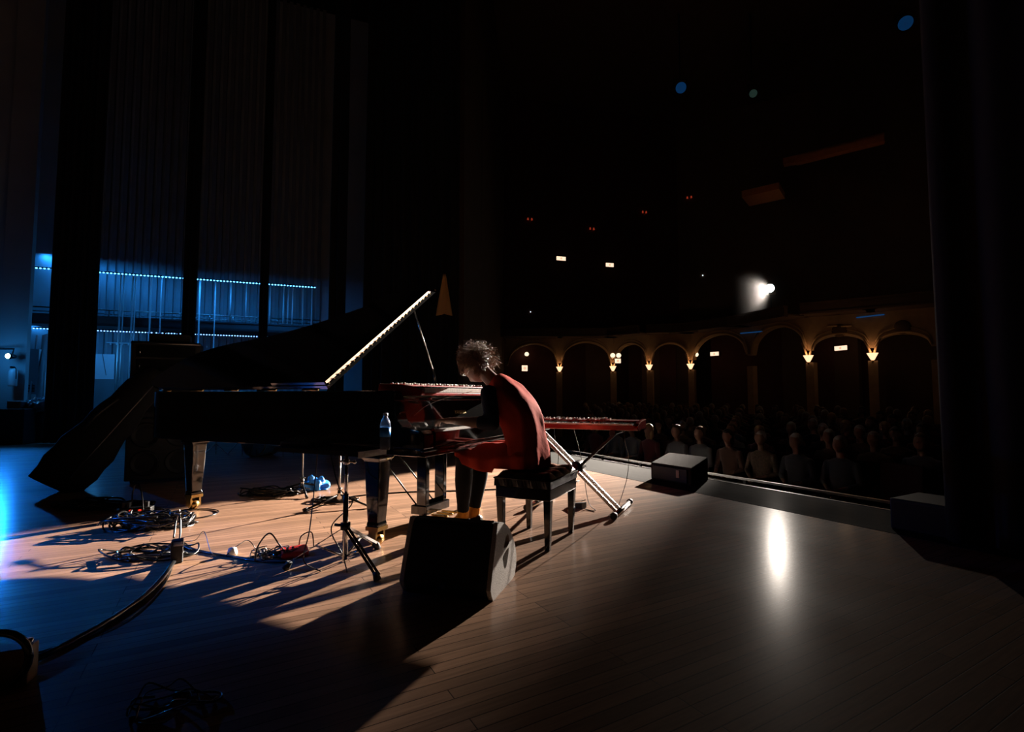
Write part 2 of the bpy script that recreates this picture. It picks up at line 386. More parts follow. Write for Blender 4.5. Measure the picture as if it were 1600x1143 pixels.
# cheeks with curved arms
prof = [(.0, .645), (.0, .735), (.03, .758), (.10, .768), (.16, .778), (.195, .81), (.215, .87), (.225, .94), (.245, .985), (.26, 1.0), (.40, 1.0), (.40, .645)]
for k0 in (.0, 1.46):
    bm = B(); add_prism(bm, prof, k0 + .001, k0 + .11, lambda p, h: (h, p[0], p[1])); obj('cheek', bm, BLACKP, piano, bevel=.006)
for k0 in (.112, 1.40):
    bm = B(); bx(bm, k0, k0 + .056, .03, .22, .66, .765); obj('key_block', bm, BLACKP, piano, bevel=.004)
bm = B(); add_prism(bm, [(.205, .76), (.215, .765), (.245, .94), (.232, .94)], .112, 1.458, lambda p, h: (h, p[0], p[1]))
fb = obj('fallboard', bm, BLACKP, piano, bevel=.002)
me = text_mesh('YAMAHA', .040, .0006)
lt = meshobj('lettering', me, GOLD, fb)
lt.rotation_euler = (R(90 - 6), 0, 0); lt.location = (.785, .2135, .845)
bm = B(); add_prism(bm, [(.235, .956), (.235, .960), (.42, .964), (.42, .960)], .14, 1.43, lambda p, h: (h, p[0], p[1])); obj('music_shelf', bm, BLACKP, piano)
# 88 keys
kw = 1.222 / 52
bm = B(); bx(bm, -.0112, .0112, .035, .20, .732, .752); proto = obj('white_key', bm, IVORY, piano, bevel=.0015)
proto.location = (.17 + kw * .5, 0, 0)
bmk = B(); add_prism(bmk, [(-.005, .752), (-.0045, .763), (.0045, .763), (.005, .752)], .085, .20, lambda p, h: (p[0], h, p[1]))
bproto = obj('black_key', bmk, EBONY, piano)
pat = 'a_b' ; names = ['A', 'B'] + list('CDEFGAB') * 7 + ['C']
firstb = True
for i, nm in enumerate(names):
    if i: c = proto.copy(); C.objects.link(c); c.parent = piano; c.location = (.17 + kw * (i + .5), 0, 0)
    if nm in 'ACDFG' and i < 51:
        if firstb: bproto.location = (.17 + kw * (i + 1), 0, 0); firstb = False
        else: c = bproto.copy(); C.objects.link(c); c.parent = piano; c.location = (.17 + kw * (i + 1), 0, 0)
# legs
def piano_leg(k, a):
    bm = B(); secs = [(.60, .075), (.57, .078), (.55, .062), (.50, .058), (.30, .050), (.16, .042), (.145, .046), (.13, .046)]
    rings = []
    for z, h in secs:
        rings.append([bm.verts.new((k + sx_ * h, a + sy_ * h, z)) for sx_, sy_ in ((-1, -1), (1, -1), (1, 1), (-1, 1))])
    for i in range(len(rings) - 1):
        for j in range(4): bm.faces.new((rings[i][j], rings[i][(j + 1) % 4], rings[i + 1][(j + 1) % 4], rings[i + 1][j]))
    bm.faces.new(rings[0]); bm.faces.new(rings[-1])
    lg = obj('leg', bm, BLACKP, piano, bevel=.005)
    bm = B(); bx(bm, k - .05, k + .05, a - .05, a + .05, .105, .13); bx(bm, k - .045, k - .03, a - .03, a + .03, .03, .105); bx(bm, k + .03, k + .045, a - .03, a + .03, .03, .105)
    add_lathe(bm, [(.0, -.028), (.04, -.026), (.043, 0), (.04, .026), (0, .028)], (k, a, .043), (1, 0, 0), 20)
    obj('caster', bm, BRASS, lg)
piano_leg(.105, .43); piano_leg(1.44, .43); piano_leg(.28, 2.55)
# pedal lyre
bm = B()
for k_ in (.66, .90):
    add_box(bm, (k_, .46, .36), (.045, .085, .50))
bx(bm, .60, .96, .41, .53, .56, .60)
bx(bm, .62, .94, .40, .54, .085, .15)
ly = obj('pedal_lyre', bm, BLACKP, piano, bevel=.005)
for i, k_ in enumerate((.71, .78, .85)):
    bm = B(); add_box(bm, (k_, .345, .075), (.024, .13, .012)); add_ball(bm, (k_, .29, .075), .018, 1, 1.2, .5, 2); obj('pedal', bm, BRASS, ly)
for k_ in (.67, .89):
    bm = B(); add_tube(bm, [(k_, .52, .14), (k_ + .0, 1.02, .63)], .006, 8); obj('brace_rod', bm, BLACKM, ly)
# lid, folded front flap, hinge line, prop
TH = R(35.0)
def lidp(p, h, lift=0.0):  # hinge at k=0, z=RT+.008
    return (p[0] * math.cos(TH) - h * math.sin(TH), p[1], RT + .012 + p[0] * math.sin(TH) + h * math.cos(TH))
lo_ = outline(.77)
bm = B(); add_prism(bm, [(p.x, p.y) for p in lo_], 0.0, .026, lidp); lid = obj('lid', bm, BLACKP, piano, bevel=.003)
bm = B(); add_prism(bm, [(.0, .772), (0, 1.28), (1.49, 1.28), (1.49, .772)], .033, .057, lidp); fl = obj('front_flap', bm, BLACKP, lid, bevel=.003)
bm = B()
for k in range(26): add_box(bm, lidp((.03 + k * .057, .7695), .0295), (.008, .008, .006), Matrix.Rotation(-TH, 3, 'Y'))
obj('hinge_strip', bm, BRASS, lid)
PINK = mat('edge_reflection_tint', (.25, .16, .125), .6, metal=1.0, noise_amt=.3, scale=40)  # pinkish tone paints in the light reflected by the black lacquer edges
bm = B(); add_prism(bm, [(.01, .7705), (.01, .7745), (1.49, .7745), (1.49, .7705)], .002, .025, lidp); add_prism(bm, [(.01, .7705), (.01, .7745), (1.49, .7745), (1.49, .7705)], .035, .056, lidp); obj('edge_reflection', bm, PINK, lid)  # strips added over lid and flap edges to carry that painted reflection
for k in range(5):
    bm = B(); add_tube(bm, [(-.004, .85 + .40 * k, RT + .008), (-.004, 1.0 + .40 * k, RT + .008)], .006, 8); obj('lid_hinge', bm, BRASS, piano)
bm = B(); add_tube(bm, [(1.50, .90, RT - .01), (1.415, .885, RT + .22)], .011, 8); pr = obj('lid_prop', bm, BLACKP, piano)
bm = B(); e = lidp((1.27, .85), 0); add_tube(bm, [(1.415, .885, RT + .20), (e[0], e[1], e[2] + .0)], .0065, 8); obj('prop_rod', bm, CHROME, pr)

# ---------------------------------------------------------------- red stage keyboards
def stage_keyboard(name, label, origin, rz, L, D, knobs_lo, knobs_hi, seed, slip=.020):
    """local x along the keys, y from player to back, z up from the keyboard bottom"""
    t = thing(name, label, 'keyboard', origin, rz)
    rnd = random.Random(seed)
    bm = B(); bx(bm, .0, L, .012, D, .0, .020); bx(bm, .02, L - .02, .155, D, .020, .070); bx(bm, .02, L - .02, -.003, .014, .0, slip)
    obj('body', bm, RED, t, bevel=.005)
    for x0 in (.0, L - .034):
        bm = B(); pf = [(.0, .0), (-.008, .02), (.0, .040), (.05, .056), (.15, .074), (D, .082), (D + .004, .04), (D, .0)]
        add_prism(bm, pf, x0, x0 + .034, lambda p, h: (h, p[0], p[1])); obj('end_cheek', bm, RED, t, bevel=.006)
    bm = B(); bx(bm, .036, L - .036, .16, D - .01, .070, .0725); obj('control_panel', bm, mat('red_panel', (.2, .006, .006), .3), t)
    n = int((L - .09) / kw); x0 = (L - n * kw) / 2
    bm = B(); bx(bm, -.0112, .0112, .0, .15, .022, .052); k0 = obj('white_key', bm, IVORY, t, bevel=.0015)
    bm = B(); add_prism(bm, [(-.005, .052), (-.0045, .063), (.0045, .063), (.005, .052)], .05, .15, lambda p, h: (p[0], h, p[1])); b0 = obj('black_key', bm, EBONY, t)
    fb_ = True; seq = 'CDEFGAB'
    for i in range(n):
        x = x0 + kw * (i + .5)
        if i: c = k0.copy(); C.objects.link(c); c.parent = t
        else: c = k0
        c.location = (x, 0, 0)
        if seq[i % 7] in 'CDFGA' and i < n - 1:
            if fb_: c = b0; fb_ = False
            else: c = b0.copy(); C.objects.link(c); c.parent = t
            c.location = (x + kw / 2, 0, 0)
    bm = B(); add_lathe(bm, [(.010, 0), (.0095, .014), (.007, .018), (0, .019)], (0, 0, .0725), n=12); bx(bm, -.001, .001, 0, .009, .0905, .0925); kn = obj('knob', bm, CHROME, t)
    bm = B(); bx(bm, -.004, .004, -.007, .007, .0725, .085); bu = obj('drawbar', bm, mat('pale_cap', (.75, .72, .68), .3), t)
    f1 = f2 = True; cnt = 0
    for row in range(3):
        x = knobs_lo
        while x < knobs_hi and cnt < 95:
            cnt += 1
            y = .19 + row * .05 + rnd.uniform(-.006, .006)
            if rnd.random() < .55:
                if f1: c = kn; f1 = False
                else: c = kn.copy(); C.objects.link(c); c.parent = t
            else:
                if f2: c = bu; f2 = False
                else: c = bu.copy(); C.objects.link(c); c.parent = t
            c.location = (x, y, 0); x += rnd.uniform(.024, .045)
    bm = B(); bx(bm, L * .45, L * .56, .19, .25, .0725, .0745); obj('display', bm, mat('dark_display', (.01, .015, .02), .1), t)
    return t
kz = 1.0025 - .035
k1 = stage_keyboard('stage_keyboard', 'red stage keyboard resting on top of the grand piano in front of the player', pw(.125, .11, kz), PA, 1.29, .34, .07, 1.15, 3)
KB = Vector((1.00, 4.03, 0)); KA = PA - 90   # long axis of the second keyboard
ko = KB + RZ(KA) @ Vector((-1.29, 0, 0))
k2 = stage_keyboard('stage_keyboard', 'red stage keyboard on the silver X stand behind the pianist', (ko.x, ko.y, .6885), KA, 1.29, .34, .22, 1.02, 5, .040)
# ---------------------------------------------------------------- X stand
xs = thing('keyboard_stand', 'silver double braced X stand carrying the red keyboard', 'keyboard stand', KB + RZ(KA) @ Vector((-.55, .17, 0)), KA)
SM = mat('satin_aluminium', (.75, .74, .73), .22, metal=1.0)
for dy in (-.115, .0):
    bm = B(); add_box(bm, (0, dy, .355), (.026, .022, .98), Matrix.Rotation(R(-47.5), 3, 'Y')); obj('strut', bm, SM, xs, bevel=.003)
for dy in (.05,):
    bm = B()
    for d2 in (-.012, .012): add_box(bm, (0, dy + d2, .355), (.022, .012, .98), Matrix.Rotation(R(47.5), 3, 'Y'))
    obj('strut', bm, BLACKM, xs, bevel=.002)
bm = B(); add_lathe(bm, [(.0, -.085), (.05, -.085), (.055, -.06), (.055, .06), (.04, .085), (0, .086)], (0, 0, .355), (0, 1, 0), 20); obj('hub', bm, BLACKM, xs)
for s in (-1, 1):
    bm = B(); add_tube(bm, [(s * .37, -.24, .025), (s * .37, .30, .025)], .022, 12); ft = obj('foot_bar', bm, SM, xs)
    for yy in (-.26, .32):
        bm = B(); add_tube(bm, [(s * .37, yy - .022, .027), (s * .37, yy + .022, .027)], .027, 12); obj('end_cap', bm, RUBBER, ft)
    bm = B(); add_box(bm, (s * .35, .0, .672), (.04, .36, .032)); obj('top_bar', bm, SM, xs, bevel=.003)
    bm = B(); add_box(bm, (s * .35, -.19, .667), (.05, .03, .04)); obj('tip_pad', bm, RUBBER, xs, bevel=.004)

# ---------------------------------------------------------------- piano bench
bc = Vector((.176, 3.50, 0))
bench = thing('piano_bench', 'black leather tufted piano bench the pianist sits on', 'bench', bc, PA)
bm = B(); nx, ny = 28, 20; W_, D_ = .27, .195; grid = []
for i in range(nx + 1):
    row = []
    for j in range(ny + 1):
        u = i / nx; v = j / ny; x = (u * 2 - 1) * W_; y = (v * 2 - 1) * D_
        puff = abs(math.sin(u * math.pi * 4)) ** .5 * abs(math.sin(v * math.pi * 3)) ** .5
        edge = min(1, min(u, 1 - u) * 14) ** .5 * min(1, min(v, 1 - v) * 10) ** .5
        row.append(bm.verts.new((x, y, .435 + .045 * edge * (.55 + .45 * puff))))
    grid.append(row)
for i in range(nx):
    for j in range(ny):
        f = bm.faces.new((grid[i][j], grid[i + 1][j], grid[i + 1][j + 1], grid[i][j + 1])); f.smooth = True
rim_ = [grid[i][0] for i in range(nx + 1)] + [grid[nx][j] for j in range(1, ny + 1)] + [grid[i][ny] for i in range(nx - 1, -1, -1)] + [grid[0][j] for j in range(ny - 1, 0, -1)]
low = [bm.verts.new((v.co.x * 1.0 + .006 * math.sin(i * 1.3), v.co.y, .385)) for i, v in enumerate(rim_)]
for i in range(len(rim_)): bm.faces.new((rim_[i], rim_[(i + 1) % len(rim_)], low[(i + 1) % len(low)], low[i]))
bm.faces.new(low)
cu = obj('seat_cushion', bm, LEATHER, bench)
bm = B()
for i in range(1, 4):
    for j in range(1, 3): add_ball(bm, ((i / 4 * 2 - 1) * W_, (j / 3 * 2 - 1) * D_, .462), .009, 1, 1, .5, 2)
obj('tuft_buttons', bm, LEATHER, cu)
bm = B(); add_tube(bm, [(-W_ - .002, -D_ - .002, .436), (W_ + .002, -D_ - .002, .436), (W_ + .002, D_ + .002, .436), (-W_ - .002, D_ + .002, .436)], .005, 8, closed=True); obj('piping', bm, LEATHER, cu)
bm = B(); bx(bm, -.265, .265, -.19, .19, .31, .385); obj('apron', bm, mat('black_lacquered_wood', (.008, .008, .008), .18, coat=.8), bench, bevel=.006)
for s in (-1, 1):
    for u in (-1, 1):
        bm = B(); a0, a1 = .024, .016
        T = [bm.verts.new((s * .235 + dx * a0, u * .165 + dy * a0, .31)) for dx, dy in ((-1, -1), (1, -1), (1, 1), (-1, 1))]
        Lw = [bm.verts.new((s * .228 + dx * a1, u * .160 + dy * a1, 0)) for dx, dy in ((-1, -1), (1, -1), (1, 1), (-1, 1))]
        for i in range(4): bm.faces.new((T[i], T[(i + 1) % 4], Lw[(i + 1) % 4], Lw[i]))
        bm.faces.new(T); bm.faces.new(Lw)
        obj('leg', bm, MATS['black_lacquered_wood'], bench, bevel=.003)

# ---------------------------------------------------------------- the pianist
PO = pw(.70, -.42)
man = thing('person', 'pianist in a red dress bent over the keys, seated on the black bench', 'person', PO, PA)
def q(k, a, z): return Vector((k - .70, a + .42, z))
def add_head(bm, c, pitch, s=1.0, yaw=0.0, roll=0.0):
    """face looks along +y; pitch<0 looks down"""
    rot = Matrix.Rotation(yaw, 3, 'Z') @ Matrix.Rotation(pitch, 3, 'X')
    qv = bmesh.ops.create_uvsphere(bm, u_segments=40, v_segments=28, radius=1)
    for v in qv['verts']:
        p = v.co.copy(); x, y, z = p
        X = x * .076; Y = y * .096; Z = z * .112
        if z < 0: # jaw narrows
            t = -z; X *= 1 - .32 * t * t; Y = Y * (1 - .18 * t) + .012 * t
        if y > .3: Y = min(Y, .088 + .004 * z)
        g = math.exp(-((X / .014) ** 2) - ((Z + .012) / .026) ** 2)
        if y > 0: Y += .024 * g
        for sx_ in (-1, 1):
            g = math.exp(-((X - sx_ * .031) / .015) ** 2 - ((Z - .012) / .012) ** 2)
            if y > 0: Y -= .012 * g
        g = math.exp(-(X / .03) ** 2 - ((Z + .052) / .007) ** 2)
        if y > 0: Y += .007 * g
        g = math.exp(-(X / .022) ** 2 - ((Z + .088) / .016) ** 2)
        if y > 0: Y += .010 * g
        v.co = Vector(c) + rot @ (Vector((X, Y, Z)) * s)
    for sx_ in (-1, 1):
        add_ball(bm, Vector(c) + rot @ (Vector((sx_ * .077, -.004, -.004)) * s), .03 * s, .35, .62, 1, 2, rot=rot)
        add_ball(bm, Vector(c) + rot @ (Vector((sx_ * .031, .076, .012)) * s), .0125 * s, 1, 1, .85, 2, rot=rot)
    return rot
def add_hand(bm, wrist, fwd, side, down, thumb):
    """palm + four curled fingers + thumb; fwd, side unit vectors"""
    fwd, side, down = fwd.normalized(), side.normalized(), down.normalized()
    pc = wrist + fwd * .045
    add_cone_bone(bm, wrist - fwd * .01, pc + side * .015, .022, .020); add_cone_bone(bm, wrist - fwd * .01, pc - side * .015, .022, .020)
    kn_ = wrist + fwd * .085
    for i, (off, L_) in enumerate(((.030, .070), (.010, .080), (-.010, .074), (-.030, .058))):
        b0_ = kn_ + side * off * thumb + down * (-.004)
        add_cone_bone(bm, pc + side * off * thumb * .8, b0_, .015, .0105)
        m1_ = b0_ + (fwd * .8 + down * .25) * L_ * .5; m2_ = m1_ + (fwd * .45 + down * .85) * L_ * .32; m3_ = m2_ + (fwd * .05 + down) * L_ * .25
        add_cone_bone(bm, b0_, m1_, .0100, .0088); add_cone_bone(bm, m1_, m2_, .0088, .0080); add_cone_bone(bm, m2_, m3_, .0080, .0070)
    t0_ = wrist + fwd * .025 + side * .024 * thumb; t1_ = t0_ + (fwd * .6 + side * .75 * thumb + down * .15) * .045; t2_ = t1_ + (fwd * .95 + side * .15 * thumb + down * .35) * .034
    add_cone_bone(bm, t0_, t1_, .015, .011); add_cone_bone(bm, t1_, t2_, .011, .0085)
# body, one continuous surface
bm = B()
hipL, hipR = q(.61, -.37, .565), q(.79, -.37, .565)
knL, knR = q(.60, .07, .525), q(.83, .05, .525)
anL, anR = q(.70, .135, .10), q(.83, .115, .10)
shL, shR = q(.525, -.165, .985), q(.885, -.15, .985)
elL, elR = q(.455, -.23, .785), q(1.02, -.21, .79)
wrL, wrR = q(.40, .035, .80), q(1.00, .03, .805)
HC = q(.70, .03, 1.172); PITCH = R(-58)
spine = [(q(.70, -.375, .50), .160, .085), (q(.70, -.375, .58), .166, .090), (q(.70, -.355, .70), .145, .082), (q(.70, -.315, .82), .16, .090), (q(.70, -.245, .92), .178, .090), (q(.70, -.185, .99), .168, .08), (q(.70, -.15, 1.035), .095, .07)]
dirs = []
for i, s_ in enumerate(spine):
    d = (spine[min(i + 1, len(spine) - 1)][0] - spine[max(i - 1, 0)][0]).normalized(); dirs.append(d)
add_loft(bm, [(c, Vector((a_, 0, 0)), Vector((1, 0, 0)).cross(d) * b_) for (c, a_, b_), d in zip(spine, dirs)], 28)
add_cone_bone(bm, q(.70, -.17, 1.02), q(.70, -.04, 1.13), .056, .052)
add_head(bm, HC, PITCH)
for h, k_, an, tw in ((hipL, knL, anL, 1), (hipR, knR, anR, -1)):
    add_cone_bone(bm, h, k_, .085, .058); add_cone_bone(bm, k_, k_ + (an - k_) * .35, .056, .058); add_cone_bone(bm, k_ + (an - k_) * .35, an, .058, .037)
    toe = an + Vector((0, .135, -.068)); add_cone_bone(bm, an + Vector((0, -.02, -.05)), toe, .038, .028)
for s_, e_, w_ in ((shL, elL, wrL), (shR, elR, wrR)):
    add_cone_bone(bm, s_, e_, .052, .040); add_cone_bone(bm, e_, e_ + (w_ - e_) * .4, .041, .038); add_cone_bone(bm, e_ + (w_ - e_) * .4, w_, .038, .025)
fL = (q(.375, .16, .80) - wrL); add_hand(bm, wrL, fL, Vector((1, 0, 0)), Vector((0, 0, -1)), 1)
fR = (q(.99, .16, .80) - wrR); add_hand(bm, wrR, fR, Vector((1, 0, 0)), Vector((0, 0, -1)), -1)
me = voxel(bm, .0055, 3); body = meshobj('body', me, SKIN, man)
body_root = man
# leggings
bm = B()
for h, k_, an in ((hipL, knL, anL), (hipR, knR, anR)):
    add_cone_bone(bm, h, k_, .092, .064); add_cone_bone(bm, k_, k_ + (an - k_) * .35, .062, .064)
    d = an - k_; add_tube(bm, [k_ + d * t for t in (.3, .4, .6, .8, .93)], [.064, .064, .056, .047, .044], 16)
add_loft(bm, [(c, Vector((a_ + .008, 0, 0)), Vector((1, 0, 0)).cross(d) * (b_ + .008)) for (c, a_, b_), d in list(zip(spine, dirs))[:3]], 28)
meshobj('leggings', voxel(bm, .009, 4), LEGGING, man)
for an, k_ in ((anL, knL), (anR, knR)):
    d = (k_ - an).normalized()
    bm = B(); add_tube(bm, [an + d * .055, an + d * .03, an + Vector((0, 0, -.01)), an + Vector((0, .03, -.045))], [.0425, .043, .044, .045], 18); obj('sock', bm, SOCK, man)
    bm = B()
    add_loft(bm, [(an + Vector((0, y, z)), Vector((w1, 0, 0)), Vector((0, 0, h1))) for y, z, w1, h1 in ((-.062, -.064, .022, .025), (-.05, -.058, .038, .036), (0, -.056, .044, .042), (.06, -.068, .045, .031), (.13, -.074, .048, .025), (.175, -.078, .038, .020), (.195, -.08, .018, .012))], 20)
    sh = obj('shoe', bm, mat('black_shoe_leather', (.012, .011, .011), .4), man)
    bm = B(); add_loft(bm, [(an + Vector((0, y, -.091)), Vector((w1, 0, 0)), Vector((0, 0, .008))) for y, w1 in ((-.066, .02), (-.05, .04), (.0, .046), (.06, .046), (.13, .05), (.18, .038), (.198, .018))], 20); obj('sole', bm, RUBBER, sh)
bm = B(); d_ = (knL - hipL); add_tube(bm, [hipL + d_ * .80, hipL + d_ * .88], [.0685, .0665], 24); obj('knee_band', bm, mat('pale_band', (.6, .6, .6), .7), man)
# navy shirt sleeves and collar
bm = B()
for s_, e_, w_ in ((shL, elL, wrL), (shR, elR, wrR)):
    add_cone_bone(bm, s_, e_, .060, .049); add_cone_bone(bm, e_, e_ + (w_ - e_) * .28, .049, .047)
add_loft(bm, [(c, Vector((a_ + .010, 0, 0)), Vector((1, 0, 0)).cross(d) * (b_ + .008)) for (c, a_, b_), d in list(zip(spine, dirs))[3:]], 28)
meshobj('shirt', voxel(bm, .009, 4), NAVY, man)
# red dress: bodice plus skirt over the thighs, with folds
bm = B(); secs = []
bod = [(q(.70, -.385, .488), .20, .120), (q(.70, -.385, .56), .205, .124), (q(.70, -.365, .69), .178, .115), (q(.70, -.33, .81), .185, .124), (q(.70, -.262, .905), .196, .124), (q(.70, -.20, .985), .176, .110), (q(.70, -.160, 1.035), .116, .090), (q(.70, -.128, 1.06), .086, .076)]
N_ = 72
fine = spline([c for c, _, _ in bod], 5); fa = spline([(a_, b_, 0) for _, a_, b_ in bod], 5)
rings = []
for i, c in enumerate(fine):
    d = (fine[min(i + 1, len(fine) - 1)] - fine[max(i - 1, 0)]).normalized(); bv = Vector((1, 0, 0)).cross(d)
    ring_ = []
    for k in range(N_):
        th = 2 * math.pi * k / N_
        fold = .007 * noise.noise(Vector((math.cos(th) * 3.2 + i * .05, math.sin(th) * 3.2, i * .22))) + .006 * math.sin(th * 9 + i * .25) * max(0, 1 - i / 22)
        ca, sa = math.cos(th), math.sin(th); ca = math.copysign(abs(ca) ** .68, ca); sa = math.copysign(abs(sa) ** .78, sa)
        ring_.append(bm.verts.new(c + Vector((1, 0, 0)) * ca * (fa[i].x + fold) + bv * sa * (fa[i].y + fold)))
    rings.append(ring_)
for i in range(len(rings) - 1):
    for k in range(N_):
        f = bm.faces.new((rings[i][k], rings[i][(k + 1) % N_], rings[i + 1][(k + 1) % N_], rings[i + 1][k])); f.smooth = True
# skirt
NU, NV = 60, 26; G = []
for j in range(NV + 1):
    v = j / NV; a_ = -.45 + v * .53; row = []
    hem = .455 + .06 * (v - .45) ** 2 * 4 + (.03 if v > .9 else 0)
    if v < .45: hem = max(hem, .486 + .0 * v)
    for i in range(NU + 1):
        u = i / NU; s_ = 2 * u - 1
        half = .185; top = .662 - .03 * v
        if abs(s_) < .55: k_ = s_ / .55 * half * .93; z = top - .030 * (abs(s_) / .55) ** 4 - .035 * math.exp(-(s_ / .13) ** 2) * min(1, v * 2)
        else:
            t = (abs(s_) - .55) / .45; k_ = math.copysign(half * (.93 + .22 * min(1, t * 2.2)) + .012 * math.sin(v * 22) * t, s_); z = top - .03 + (hem - top + .03) * t
        z += .006 * noise.noise(Vector((k_ * 14, a_ * 14, 1.0)))
        z = min(z, .596 + max(0, (-.03 - a_)) * .9)
        row.append(bm.verts.new(q(.70 + k_, a_, z)))
    G.append(row)
for j in range(NV):
    for i in range(NU):
        f = bm.faces.new((G[j][i], G[j][i + 1], G[j + 1][i + 1], G[j + 1][i])); f.smooth = True
dr = obj('red_dress', bm, DRESS, man); md = dr.modifiers.new('s', 'SOLIDIFY'); md.thickness = .004; md.offset = 0
# loose fabric: shoulder straps seam and right cap sleeve
bm = B(); rows = []
for j in range(9):
    v = j / 8; row = []
    for i in range(15):
        th = R(-60 + i * 16); r_ = .068 + .05 * v + .008 * math.sin(i * 1.7)
        c = shR + (elR - shR) * (v * .62) + Vector((.012, -.012, .012))
        row.append(bm.verts.new(c + Vector((math.cos(th) * r_ * .9, -math.sin(th) * r_, .02 * math.sin(th)))))
    rows.append(row)
for j in range(8):
    for i in range(14): f = bm.faces.new((rows[j][i], rows[j][i + 1], rows[j + 1][i + 1], rows[j + 1][i])); f.smooth = True
cs = obj('cap_sleeve', bm, DRESS, dr); md = cs.modifiers.new('s', 'SOLIDIFY'); md.thickness = .003
# hair: dark close cap with long curls piled on the crown
rot = Matrix.Rotation(PITCH, 3, 'X'); bm = B(); rnd = random.Random(11)
qv = bmesh.ops.create_icosphere(bm, subdivisions=4, radius=1)
for v in qv['verts']:
    p = v.co.copy(); s_ = 1.0 + .05 * noise.noise(p * 6)
    loc = Vector((p.x * .089, p.y * .104 - .014, p.z * .116 + .018)) * s_
    if p.y > .25 and p.z < .45: loc *= .80
    if p.z < -.62: loc *= .86
    v.co = HC + rot @ loc
for f in bm.faces: f.smooth = True
def curl(base, nrm, L_, amp, freq, r0):
    d = nrm.normalized(); u, v = frame_from(d); ph = rnd.uniform(0, 6.28); pts = []; n = 22
    for i in range(n + 1):
        t = i / n; bend = Vector((0, 0, -.35 * t * t * L_))
        pts.append(base + d * L_ * t + bend + (u * math.cos(ph + t * freq) + v * math.sin(ph + t * freq)) * amp * min(1, t * 3))
    add_tube(bm, pts, [r0 * (1 - .5 * i / n) for i in range(n + 1)], 4)
for i in range(1300):
    p = Vector((rnd.gauss(0, 1), rnd.gauss(0, 1), rnd.gauss(0, 1))).normalized()
    lp = Vector((p.x * .086, p.y * .10 - .014, p.z * .112 + .018))
    if (p.y > .35 and p.z < .35) or p.z < -.75: continue
    wp = HC + rot @ lp; up_ = (rot @ p)
    # crown (locally back/top) has the long loose curls
    crown = max(0, .3 + up_.z * .75 - up_.y * .35)
    L_ = .026 + .10 * crown * rnd.uniform(.45, 1.15)
    curl(wp, up_ + Vector((rnd.uniform(-.4, .4), rnd.uniform(-.4, .4), rnd.uniform(0, .5))), L_, rnd.uniform(.006, .012), rnd.uniform(9, 18), rnd.uniform(.001, .0019))
obj('hair', bm, HAIR, man, fix=False)
bm = B(); add_tube(bm, [HC + rot @ Vector((s_ * .081, y, .0)) + Vector((0, 0, .0)) for s_, y in ((-1, .0), (-1, .06))], .0025, 6); obj('ear_monitor', bm, CHROME, man)

# ---------------------------------------------------------------- near wedge monitor
wedge_o = Vector((-.090, 2.45, 0)); wrz = math.degrees(math.atan2(.955, .297))
wm = thing('stage_monitor', 'black wedge monitor speaker in the foreground with oval side handles', 'monitor speaker', wedge_o, wrz)
# local x = K direction (away from camera), local y = to the left along the cabinet
wp = [(.03, 0), (-.01, .012), (-.032, .05), (-.03, .085), (.055, .325), (.075, .340), (.10, .344), (.17, .322), (.25, .275), (.32, .205), (.37, .125), (.375, .07), (.35, .022), (.31, 0)]
WL = .475
def handle_cut(bm):
    pass
bm = B(); add_prism(bm, wp, .022, WL - .022, lambda p, h: (p[0], h, p[1])); cab = obj('cabinet', bm, mat('black_cabinet_paint', (.012, .012, .013), .6, bump=.3, bscale=200), wm, bevel=.006)
hole1 = [(.155, .185), (.165, .215), (.185, .24), (.21, .255), (.232, .25), (.245, .225), (.24, .20)]
hole2 = [(.145, .165), (.235, .182), (.232, .15), (.215, .118), (.19, .095), (.165, .10), (.148, .13)]
def side_panel(y0, y1, name):
    bm = B()
    outer = spline([Vector((p[0], p[1], 0)) for p in wp], 3, closed=True)
    vo = [bm.verts.new((p.x, 0, p.y)) for p in outer]; es = [bm.edges.new((vo[i], vo[(i + 1) % len(vo)])) for i in range(len(vo))]
    for hp in (hole1, hole2):
        hs = spline([Vector((p[0], p[1], 0)) for p in hp], 3, closed=True)
        vh = [bm.verts.new((p.x, 0, p.y)) for p in hs]; es += [bm.edges.new((vh[i], vh[(i + 1) % len(vh)])) for i in range(len(vh))]
    bmesh.ops.triangle_fill(bm, edges=es, use_beauty=True)
    fs = bm.faces[:]; r_ = bmesh.ops.extrude_face_region(bm, geom=fs)
    vs = [v for v in r_['geom'] if isinstance(v, bmesh.types.BMVert)]
    for v in bm.verts: v.co.y = y1
    for v in vs: v.co.y = y0
    return obj(name, bm, TEXTUR, wm)
side_panel(-.002, .020, 'side_panel'); side_panel(WL - .02, WL + .002, 'side_panel')
bm = B(); add_prism(bm, [(.10, .348), (.17, .326), (.25, .279), (.32, .209), (.372, .128), (.366, .124), (.31, .20), (.245, .27), (.165, .318), (.10, .34)], .03, WL - .03, lambda p, h: (p[0], h, p[1])); obj('grille', bm, GRILLE, wm)
for yy in (.021, WL - .021):
    bm = B(); add_box(bm, (.195, yy, .17), (.13, .004, .19)); obj('handle_cup', bm, RUBBER, wm)
bm = B(); add_tube(bm, [(-.028, .23, .075), (-.075, .24, .06)], .014, 12); cn = obj('plug', bm, mat('blue_plug', (.01, .04, .2), .3), wm)

